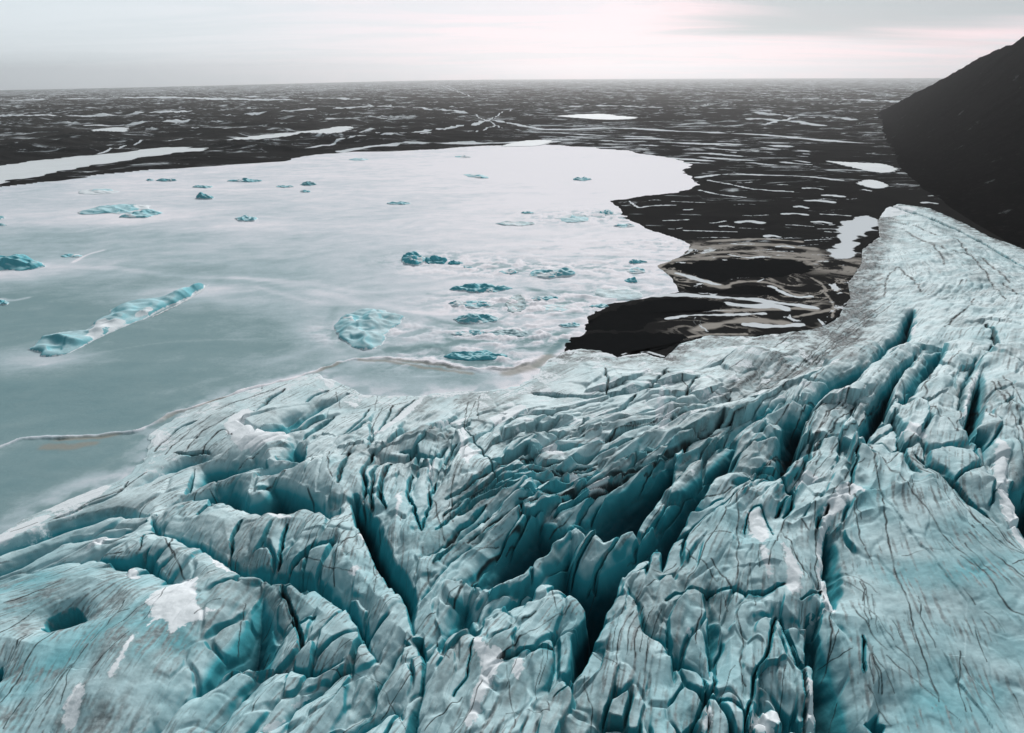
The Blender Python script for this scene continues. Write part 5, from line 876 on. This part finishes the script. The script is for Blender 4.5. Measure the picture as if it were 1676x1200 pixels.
iceberg('white-topped berg with a turquoise undercut front, second in the stack', box=(735, 484, 808, 506), lie=.6, seed=35, blue=.75, snow=.45)
iceberg('grey-blue wedge berg, third down in the stack', box=(740, 505, 818, 531), lie=.55, seed=36, blue=.65, dirt_dark=.3, tilt=.25, snow=.1)
iceberg('low pale berg with a dark seam, left of the grey slab', box=(735, 535, 806, 553), lie=.6, seed=37, blue=.45, snow=.35, dirt_dark=.15)
iceberg('smooth grey pointed slab of dirty ice above the long blue berg', box=(798, 533, 866, 554), lie=.7, seed=38, blue=.1, dirt_dark=.45, snow=.0, peaks=.3)
iceberg('long smooth deep blue berg closest to the crack beside the glacier', box=(722, 565, 836, 592), lie=.6, seed=39, blue=.95, dirt_dark=.12, snow=.0, peaks=.3)
iceberg('thin arched turquoise berg right of the ring of dark ice', box=(868, 479, 916, 495), lie=.6, seed=40, blue=.7, snow=.3)
iceberg('flat outline of pale ice just below the thin arched berg', box=(878, 497, 952, 511), lie=.85, seed=41, blue=.4, snow=.4)
iceberg('bright blue cap of ice, topmost of the three beside the dark bank', box=(1028, 422, 1060, 433), lie=.5, seed=42, blue=.9, snow=.2)
iceberg('pale rounded berg in the middle of the three beside the dark bank', box=(1025, 433, 1058, 450), lie=.6, seed=43, blue=.6, snow=.4)
iceberg('small teal pyramid, lowest of the three beside the dark bank', box=(1020, 449, 1046, 465), lie=.45, seed=44, blue=.95, snow=.05)
iceberg('wide dirty grey slab with black cracks below the teal pyramid', box=(965, 461, 1054, 498), lie=.82, seed=45, blue=.15, dirt_dark=.5, snow=.25)
iceberg('small rounded turquoise berg at the corner of the black pool', box=(964, 494, 996, 506), lie=.6, seed=46, blue=.75, snow=.2)
iceberg('pale low berg left of the black pool', box=(912, 524, 952, 538), lie=.65, seed=47, blue=.6, snow=.35)
iceberg('turquoise chip of ice beside the tip of the dark bank', box=(980, 340, 1004, 354), lie=.6, seed=48, blue=.7, snow=.3)
iceberg('low pale teal ridge below the tip of the dark bank', box=(1003, 363, 1040, 374), lie=.6, seed=49, blue=.6, snow=.3)
iceberg('ring of dark dirty ice round a snow hollow, right of the berg stack', box=(826, 478, 862, 517), lie=.9, seed=50, blue=.1, dirt_dark=.9, snow=.0, ring=True, hm=2.2)
iceberg('small dark teal lump at the left edge far behind', box=(-12, 350, 9, 360), lie=.5, seed=51, blue=.7, dirt_dark=.3)
iceberg('small grey lump at the left edge just below the teal one', box=(-14, 365, 11, 371), lie=.5, seed=52, blue=.5, dirt_dark=.4)
iceberg('tiny faint berg near the far shore, furthest back in the white bay', box=(744, 253, 772, 259), lie=.5, seed=53, blue=.5, snow=.3)
iceberg('small low pale berg far back left of the wedge berg', box=(570, 257, 602, 264), lie=.55, seed=54, blue=.5, snow=.3)

# ------------------------------------------------------------------ haze
def build_haze():
    me = bpy.data.meshes.new('haze'); x0, x1, y0, y1, z0, z1 = -32000, 32000, -400, 32000, -420, 460
    V = [(x, y, z) for z in (z0, z1) for y in (y0, y1) for x in (x0, x1)]
    me.from_pydata(V, [], [(0, 2, 3, 1), (4, 5, 7, 6), (0, 1, 5, 4), (2, 6, 7, 3), (0, 4, 6, 2), (1, 3, 7, 5)]); me.update()
    o = bpy.data.objects.new('haze', me); col.objects.link(o); o['kind'] = 'stuff'
    m = bpy.data.materials.new('haze_air'); m.use_nodes = True; nt = m.node_tree; nt.nodes.clear()
    pv = nt.nodes.new('ShaderNodeVolumePrincipled'); pv.inputs['Color'].default_value = (0.93, 0.94, 0.95, 1); pv.inputs['Density'].default_value = 4.4e-5; pv.inputs['Anisotropy'].default_value = 0.75
    mo = nt.nodes.new('ShaderNodeOutputMaterial'); nt.links.new(pv.outputs[0], mo.inputs['Volume']); me.materials.append(m)
build_haze()
